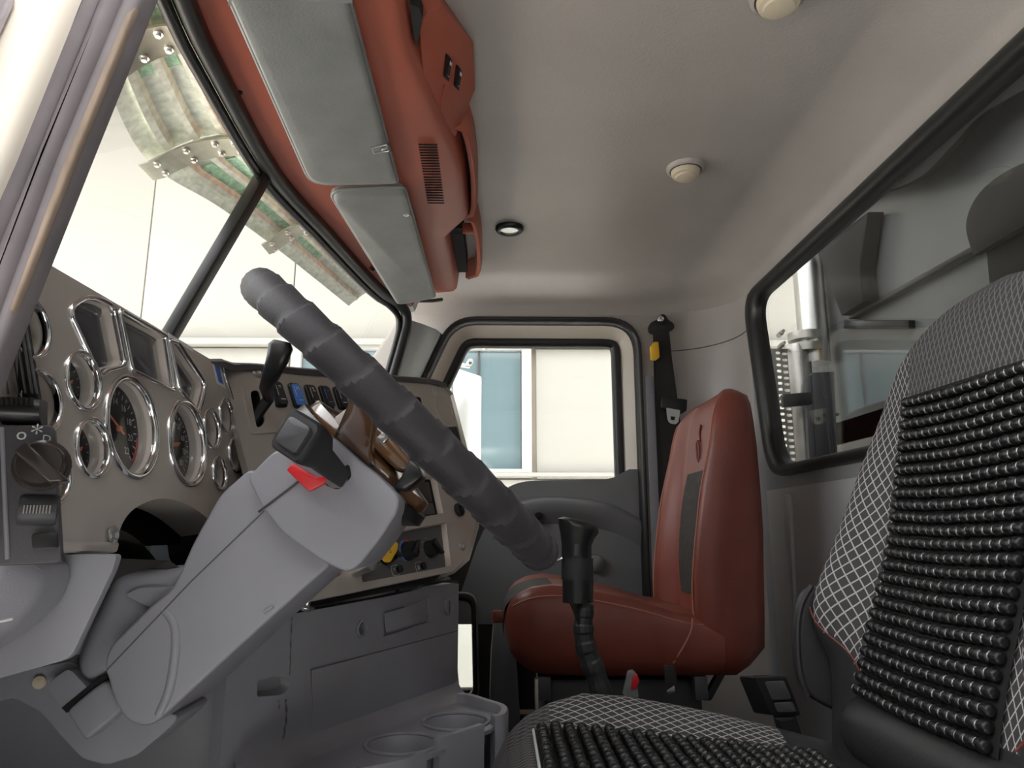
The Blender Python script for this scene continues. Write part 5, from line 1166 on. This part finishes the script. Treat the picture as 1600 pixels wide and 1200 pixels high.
for x in (0.10, 0.45): obj('rail', MB().box((x, 1.70, -0.345), (0.03, 0.05, 0.05)), M['charcoal'], pb, bevel=0.004)
obj('frame_post', MB().box((0.082, 1.66, -0.50), (0.008, 0.02, 0.36)), M['steel_dull'], ps, bevel=0.002)
obj('hinge_strap', MB().prism([P(a, b, Y=1.72) for a, b in ((1150, 1000), (1162, 1003), (1112, 1095), (1098, 1095))], (0, 0.02, 0)), M['black_satin'], ps, bevel=0.003)
obj('hinge_clip', MB().box(P(1143, 1027, Y=1.70), (0.022, 0.02, 0.02)), M['lamp_cream'], ps, bevel=0.003)
bk2 = thing('belt_buckle', 'small buckle with bright red release beside the passenger cushion', 'seat belt buckle', P(990, 1085, Y=1.52))
obj('housing', MB().prism(arc_round([P(a, b, Y=1.52) for a, b in ((984, 1052), (994, 1050), (998, 1090), (976, 1090))], 0.004, 3), (0, 0.03, 0)), M['grey_plastic_dark'], bk2, bevel=0.003)
obj('release', MB().prism([P(a, b, Y=1.515) for a, b in ((989, 1055), (996, 1053), (1000, 1064), (994, 1078), (986, 1078))], (0, 0.012, 0)), M['red_bright'], bk2, bevel=0.003)
obj('stalk', MB().tube([P(988, 1085, Y=1.535), P(992, 1130, Y=1.56), P(1000, 1200, Y=1.6)], 0.012, 8), M['black_satin'], bk2)
tg = thing('belt_tongue', 'metal belt tongue on black strap hanging under the red passenger cushion', 'seat belt', P(1046, 1080, Y=1.58))
obj('strap', MB().prism([P(a, b, Y=1.60) for a, b in ((1038, 1040), (1054, 1040), (1058, 1064), (1050, 1078), (1040, 1070))], (0, 0.006, 0)), M['webbing'], tg, bevel=0.001)
obj('tongue', MB().prism([P(a, b, Y=1.595) for a, b in ((1042, 1080), (1054, 1071), (1055, 1080), (1044, 1086))], (0, 0.004, 0)), M['brushed'], tg, bevel=0.001)

# passenger shoulder belt
sb = thing('seat_belt', 'black shoulder belt hanging from its anchor on the passenger rear pillar', 'seat belt', P(1060, 760, Y=2.33))
an = P(1033, 506, Y=2.36)
obj('anchor', MB().prism(arc_round([P(a, b, Y=2.37) for a, b in ((1013, 512), (1016, 504), (1026, 500), (1032, 491), (1039, 491), (1044, 500), (1053, 505), (1054, 514), (1034, 522), (1016, 520))], 0.01, 3), (0, 0.02, 0)), M['black_plastic'], sb, bevel=0.004)
obj('anchor_bolt', MB().lathe([(0.014, 0), (0.014, 0.004), (0.010, 0.010), (0.005, 0.011), (0, 0.008)], P(1032, 499, Y=2.368), (0, -1, 0), 16), M['chrome'], sb)
left = [(1021, 516), (1024, 560), (1026, 610), (1032, 680), (1036, 740), (1040, 800)]; right = [(1045, 512), (1050, 560), (1057, 610), (1063, 660), (1072, 720), (1080, 800)]
ydep = [2.368, 2.36, 2.35, 2.335, 2.32, 2.30]
lo = [[P(l[0], l[1], Y=d), P(r[0], r[1], Y=d), P(r[0], r[1], Y=d + 0.003), P(l[0], l[1], Y=d + 0.003)] for l, r, d in zip(left, right, ydep)]
obj('webbing', MB().loft(lo, cap=(True, True)), M['webbing'], sb, smooth=30)
obj('return_webbing', MB().loft([[P(a, b, Y=2.372), P(a + w_, b, Y=2.372), P(a + w_, b, Y=2.375), P(a, b, Y=2.375)] for a, b, w_ in ((1020, 516, 14), (1022, 600, 16), (1026, 700, 18), (1030, 800, 18))], cap=(True, True)), M['webbing'], sb, smooth=30)
obj('yellow_guide', MB().prism(arc_round([P(a, b, Y=2.345) for a, b in ((1017, 540), (1022, 534), (1029, 534), (1031, 558), (1026, 562), (1018, 561))], 0.004, 3), (0, 0.02, 0)), M['yellow'], sb, bevel=0.002)
gd = obj('slide', MB().prism(arc_round([P(a, b, Y=2.315) for a, b in ((1035, 620), (1074, 624), (1073, 641), (1066, 646), (1040, 640), (1034, 636))], 0.005, 3), (0, 0.02, 0)), M['black_plastic'], sb, bevel=0.003)
obj('tongue', MB().plate(arc_round([P(a, b, Y=2.312) for a, b in ((1041, 637), (1063, 641), (1060, 660), (1055, 663), (1046, 661), (1043, 656))], 0.005, 3), [[P(a, b, Y=2.312) for a, b in ((1048, 650), (1055, 651), (1054, 657), (1048, 656))]], (0, 0.004, 0)), M['brushed'], sb, smooth=20)

# ------------------------------------------------------------------ driver seat
dsr = thing('driver_chair', 'black driver seat in diamond-lattice cloth with leather lower edge', 'seat', (0.30, 0.85, -0.66))
yd = 0.865; yb = 0.875
zs = [-0.36, -0.34] + [-0.32 + 0.0125 * i for i in range(48)] + [0.278, 0.288, 0.297, 0.304, 0.310, 0.315, 0.318]
DW = lambda z: smooth_table([(-0.36, 0.20), (-0.30, 0.235), (-0.2, 0.243), (0.0, 0.243), (0.10, 0.243), (0.16, 0.240), (0.20, 0.228), (0.24, 0.198), (0.27, 0.160), (0.295, 0.105), (0.31, 0.055), (0.318, 0.02)], z)
DX = lambda z: smooth_table([(-0.36, 0.46), (-0.20, 0.491), (-0.02, 0.552), (0.10, 0.580), (0.19, 0.599), (0.25, 0.608), (0.30, 0.625), (0.318, 0.645)], z)
DB = lambda z: smooth_table([(-0.36, 0.0), (-0.24, 0.004), (-0.185, 0.016), (-0.145, 0.046), (-0.095, 0.062), (-0.02, 0.052), (0.085, 0.028), (0.185, 0.004), (0.318, 0.0)], z)
DT = lambda z: smooth_table([(-0.36, 0.08), (-0.2, 0.15), (0.1, 0.14), (0.20, 0.12), (0.27, 0.09), (0.30, 0.06), (0.318, 0.02)], z)
mb = MB().loft(back_loops(yd, zs, DW, DX, DB, DT, ns=120, s0=0.62, s1=0.88, edge=0.12), cap=(True, True))
me = mb.mesh('backrest', [M['lattice'], M['black_leather'], M['lattice_fine']], 70)
set_uv(me, lambda c: (c.y, c.z + 0.3 * c.x))
def dmat(c, n):
    a = abs(c.y - yd); lim = -0.205 + max(0, min(1, (a - 0.145) / 0.08)) * 0.09
    if c.z < lim or n.x > 0.3 or a > DW(c.z) * 0.985: return 1
    return 2 if (c.z > 0.185 and a < 0.15) or c.z > 0.255 else 0
assign(me, dmat)
dbk = obj('backrest', me, None, dsr)
for s in (-1, 1):
    pts = []
    for i in range(13):
        a = 0.145 + 0.083 * i / 12; z = -0.205 + (a - 0.145) / 0.08 * 0.09
        t = min(max((a / DW(z) - 0.62) / 0.26, 0), 1); pts.append(V((DX(z) - DB(z) * t * t * (3 - 2 * t) - 0.0005, yd + s * a, z)))
    obj('red_stitching', MB().tube(pts, 0.0012, 6), M['red_leather'], dbk)
    obj('side_piping', MB().tube([V((DX(z) + DT(z) * 0.45, yd + s * (DW(z) + 0.003), z)) for z in [-0.33 + 0.40 * i / 20 for i in range(21)]], 0.005, 8), M['black_leather'], dbk)
obj('lower_roll', MB().tube([V((0.505, yd - 0.215 + 0.43 * i / 20, -0.262)) for i in range(21)], [0.048 * min(1, math.sin(PI * (0.03 + 0.94 * i / 20)) * 2.2) for i in range(21)], 16), M['black_leather'], dbk, smooth=60)
xs_ = [-0.022, -0.018, -0.008, 0.01, 0.035, 0.07, 0.12, 0.18, 0.25, 0.32, 0.40, 0.46, 0.50]
SW_ = lambda x: smooth_table([(-0.022, 0.15), (-0.01, 0.19), (0.02, 0.225), (0.08, 0.250), (0.2, 0.262), (0.5, 0.262)], x)
ST = lambda x: smooth_table([(-0.022, -0.36), (-0.015, -0.325), (0.01, -0.285), (0.05, -0.267), (0.12, -0.268), (0.22, -0.279), (0.32, -0.290), (0.42, -0.302), (0.50, -0.31)], x)
SBt = lambda x: smooth_table([(-0.022, -0.39), (-0.005, -0.43), (0.05, -0.45), (0.5, -0.45)], x)
SBo = lambda x: smooth_table([(-0.022, 0.0), (0.05, 0.016), (0.12, 0.037), (0.25, 0.035), (0.40, 0.020), (0.5, 0.006)], x)
mb = MB().loft(cush_loops(yd, xs_, SW_, ST, SBo, SBt, ns=72, s0=0.62, s1=0.88, edge=0.12), cap=(True, True))
me = mb.mesh('cushion', [M['lattice'], M['black_leather'], M['lattice_fine']], 70)
set_uv(me, lambda c: (c.y + 0.5 * c.z, c.x - 0.4 * c.z))
def cmat(c, n):
    a = abs(c.y - yd)
    if n.z < 0.05 and c.x > 0.03 or n.z < -0.2 or a > SW_(c.x) * 0.955 or c.x > 0.43 - 0.1 * max(0, 0.24 - a): return 1
    return 2 if c.x < 0.055 else 0
assign(me, cmat)
dcu = obj('cushion', me, None, dsr)
obj('edge_piping', MB().tube([V((x, yd + SW_(x) * 0.965, ST(x) + SBo(x) - 0.012)) for x in [0.02 + 0.42 * i / 24 for i in range(25)]], 0.005, 8), M['black_leather'], dcu)
sp2 = [P(a, b, Y=1.092) for a, b in ((1268, 915), (1252, 945), (1246, 990), (1250, 1050), (1262, 1088), (1310, 1115), (1420, 1130), (1440, 1000), (1340, 930))]
obj('side_panel', MB().prism(arc_round(sp2, 0.02, 4), (0, 0.03, 0)), M['black_leather'], dbk, bevel=0.012, bseg=4)
obj('side_seam', MB().tube(cr(sp2[:5], 5), 0.004, 8), M['black_leather'], dbk)
obj('base', MB().box((0.26, 0.85, -0.56), (0.40, 0.38, 0.22)), M['black_satin'], dsr, bevel=0.012)

# bead rows: one bead mesh shared by every bead
bm_ = MB(); L = 0.0162; R_ = 0.0072
bm_.lathe([(R_ * 0.55, -L * 0.43), (R_ * 0.86, -L * 0.36), (R_, -L * 0.16), (R_, L * 0.16), (R_ * 0.86, L * 0.36), (R_ * 0.55, L * 0.43)], (0, 0, 0), (0, 1, 0), 10, 0)
bm_.lathe([(R_ * 0.60, L * 0.40), (R_ * 0.74, L * 0.455), (R_ * 0.74, L * 0.545), (R_ * 0.60, L * 0.60)], (0, 0, 0), (0, 1, 0), 10, 1, cap=(False, False))
bead_me = bm_.mesh('bead', [M['bead_black'], M['bead_silver']], 50)
def bead(parent, p, rot):
    o = bpy.data.objects.new('bead', bead_me); COL.objects.link(o); o.parent = parent
    o.matrix_parent_inverse = Matrix.Translation(-ROOT_LOC[parent.name]); o.matrix_basis = Matrix.Translation(p) @ rot
def bead_field(parent, spots, limit=290):
    """the beads that show largest are objects of their own, the rest one joined part"""
    for _, p, rot in spots[:limit]: bead(parent, p, rot)
    mb = MB()
    for _, p, rot in spots[limit:]:
        T_ = Matrix.Translation(p) @ rot
        mb.add([T_ @ v.co for v in bead_me.vertices], []); o_ = len(mb.v) - len(bead_me.vertices)
        for f in bead_me.polygons: mb.f.append(tuple(o_ + i for i in f.vertices)); mb.m.append(f.material_index)
    if mb.f: obj('bead_rows', mb, [M['bead_black'], M['bead_silver']], parent, smooth=50, kind='stuff')
bc = thing('beaded_back_cover', 'black beaded panel with silver spacers strapped to the driver backrest', 'seat cover', (DX(-0.2) - 0.004, yb, -0.2))
mb = MB(); mb.grid(lambda u, v: V((DX(-0.218 + 0.408 * v) - 0.004 - DB(-0.218 + 0.408 * v) * 0.02, yb - 0.138 + 0.276 * u, -0.218 + 0.408 * v)), 10, 20)
mb.grid(lambda u, v: V((DX(-0.218 + 0.408 * v) + 0.002, yb - 0.138 + 0.276 * u, -0.218 + 0.408 * v)), 10, 20)
obj('backing', mb, M['matte_black'], bc, smooth=60)
NR, NB = 25, 17; spots = []
for r in range(NR):
    z = -0.208 + 0.388 * r / (NR - 1)
    for k in range(NB):
        y = yb - 0.1236 + 0.2472 * k / (NB - 1) + random.uniform(-.0006, .0006)
        sag = -0.004 * math.sin(PI * k / (NB - 1)) + random.uniform(-.0007, .0007)
        tilt = Matrix.Rotation(random.uniform(-0.06, 0.06), 4, 'X') @ Matrix.Rotation(random.uniform(-0.06, 0.06), 4, 'Z')
        spots.append((y, V((DX(z) - 0.011, y, z + sag)), tilt))
bead_field(bc, sorted(spots, key=lambda q: q[0]))
sc_ = thing('beaded_cushion_cover', 'black beaded mat with silver spacers lying on the driver cushion', 'seat cover', (0.2, yd, -0.28))
mb = MB()
mb.grid(lambda u, v: V((0.048 + 0.375 * u, yd - 0.165 + 0.33 * v, ST(0.048 + 0.375 * u) + 0.004)), 20, 8); mb.grid(lambda u, v: V((0.048 + 0.375 * u, yd - 0.165 + 0.33 * v, ST(0.048 + 0.375 * u) - 0.002)), 20, 8)
obj('backing', mb, M['matte_black'], sc_, smooth=60)
obj('edge_thread', MB().tube([V((0.046, yd - 0.165 + 0.33 * i / 10, ST(0.046) + 0.004)) for i in range(11)], 0.002, 6), M['white_print'], sc_)
spots = []
for r in range(21):
    x = 0.056 + 0.358 * r / 20
    for k in range(18):
        y = yb - 0.144 + 0.0162 * k + random.uniform(-.0006, .0006)
        spots.append((y, V((x, y, ST(x) + 0.0115 + random.uniform(-.001, .001))), Matrix.Rotation(random.uniform(-0.06, 0.06), 4, 'X') @ Matrix.Rotation(random.uniform(-0.06, 0.06), 4, 'Z')))
bead_field(sc_, sorted(spots, key=lambda q: -q[0]))

# driver belt buckle by the cushion
db_ = thing('driver_belt_buckle', 'scuffed black belt buckle standing between the seats', 'seat belt buckle', P(1215, 1120, Y=1.16))
bf = arc_round([P(1180, 1058, Y=1.15), P(1228, 1056, Y=1.13), P(1252, 1118, Y=1.13), P(1205, 1118, Y=1.15)], 0.005, 4)
obj('housing', MB().prism(bf, (-0.016, 0.03, -0.004)), M['black_plastic'], db_, bevel=0.002, bseg=3)
obj('press_plate', MB().prism(arc_round([P(1194, 1065, Y=1.143), P(1224, 1063, Y=1.128), P(1236, 1092, Y=1.128), P(1206, 1094, Y=1.143)], 0.004, 3), (0.0008, -0.0016, 0)), M['charcoal'], db_, bevel=0.0008)
obj('lower_plate', MB().prism(arc_round([P(1208, 1098, Y=1.143), P(1237, 1096, Y=1.128), P(1243, 1112, Y=1.128), P(1214, 1113, Y=1.143)], 0.003, 3), (0.0008, -0.0016, 0)), M['charcoal'], db_, bevel=0.0008)
obj('stem', MB().tube([P(1226, 1116, Y=1.15), P(1240, 1160, Y=1.16), P(1250, 1210, Y=1.17)], 0.018, 8), M['black_satin'], db_)

# gear lever
gl_ = thing('gear_lever', 'black taped gear lever handle with ribbed hose standing between the seats', 'gear lever', P(945, 1085, Y=1.25))
GY = 1.25
def ell(px, py, wpx, dep, tilt=0.0, n=20):
    c = P(px, py, Y=GY); w = wpx / 2 * GY / F_PX
    return [c + V((w * math.cos(2 * PI * i / n), dep * math.sin(2 * PI * i / n), -tilt * w * math.cos(2 * PI * i / n))) for i in range(n)]
obj('handle', MB().loft([ell(902, 812, 40, 0.014, 0.22), ell(903, 817, 62, 0.026, 0.22), ell(904, 826, 62, 0.028, 0.22), ell(902, 838, 52, 0.026, 0.15), ell(901, 852, 46, 0.024, 0.05), ell(901, 874, 46, 0.024)], cap=(True, True)), M['black_plastic'], gl_, smooth=60)
obj('tape_band', MB().loft([ell(902, 872, 48, 0.0252), ell(902, 905, 48.5, 0.0254)], cap=(True, True)), M['black_satin'], gl_, smooth=40)
obj('tape_band', MB().loft([ell(903, 903, 47, 0.0246), ell(903, 941, 46, 0.0245)], cap=(True, True)), M['black_plastic'], gl_, smooth=40)
obj('print_mark', MB().prism([P(a, b, Y=GY - 0.0265) for a, b in ((898, 850), (904, 850), (903, 868), (897, 868))], (0, 0.0012, 0)), M['charcoal'], gl_, smooth=0)
hose = cr([P(915, 942, Y=GY), P(912, 965, Y=GY), P(912, 990, Y=GY), P(918, 1020, Y=GY), P(930, 1052, Y=GY), P(942, 1090, Y=GY), P(950, 1130, Y=GY)], 8)
hr = [0.0145 + 0.003 * min(1, i / 30) + (0.0016 if (i // 4) % 2 else 0) for i in range(len(hose))]
obj('hose', MB().tube(hose, hr, 14), M['black_satin'], gl_, smooth=20)
for x0, x1 in ((890, 905), (894, 907), (898, 908), (902, 910)):
    obj('air_line', MB().tube(cr([P(x0, 940, Y=GY - 0.01), P((x0 + x1) / 2 - 1, 955, Y=GY - 0.012), P(x1, 978, Y=GY - 0.012)], 5), 0.0016, 6), M['black_plastic'], gl_)
obj('selector', MB().tube([P(878, 872, Y=GY - 0.01), P(871, 876, Y=GY - 0.012), P(868, 872, Y=GY - 0.012)], 0.003, 8), M['brushed'], gl_)
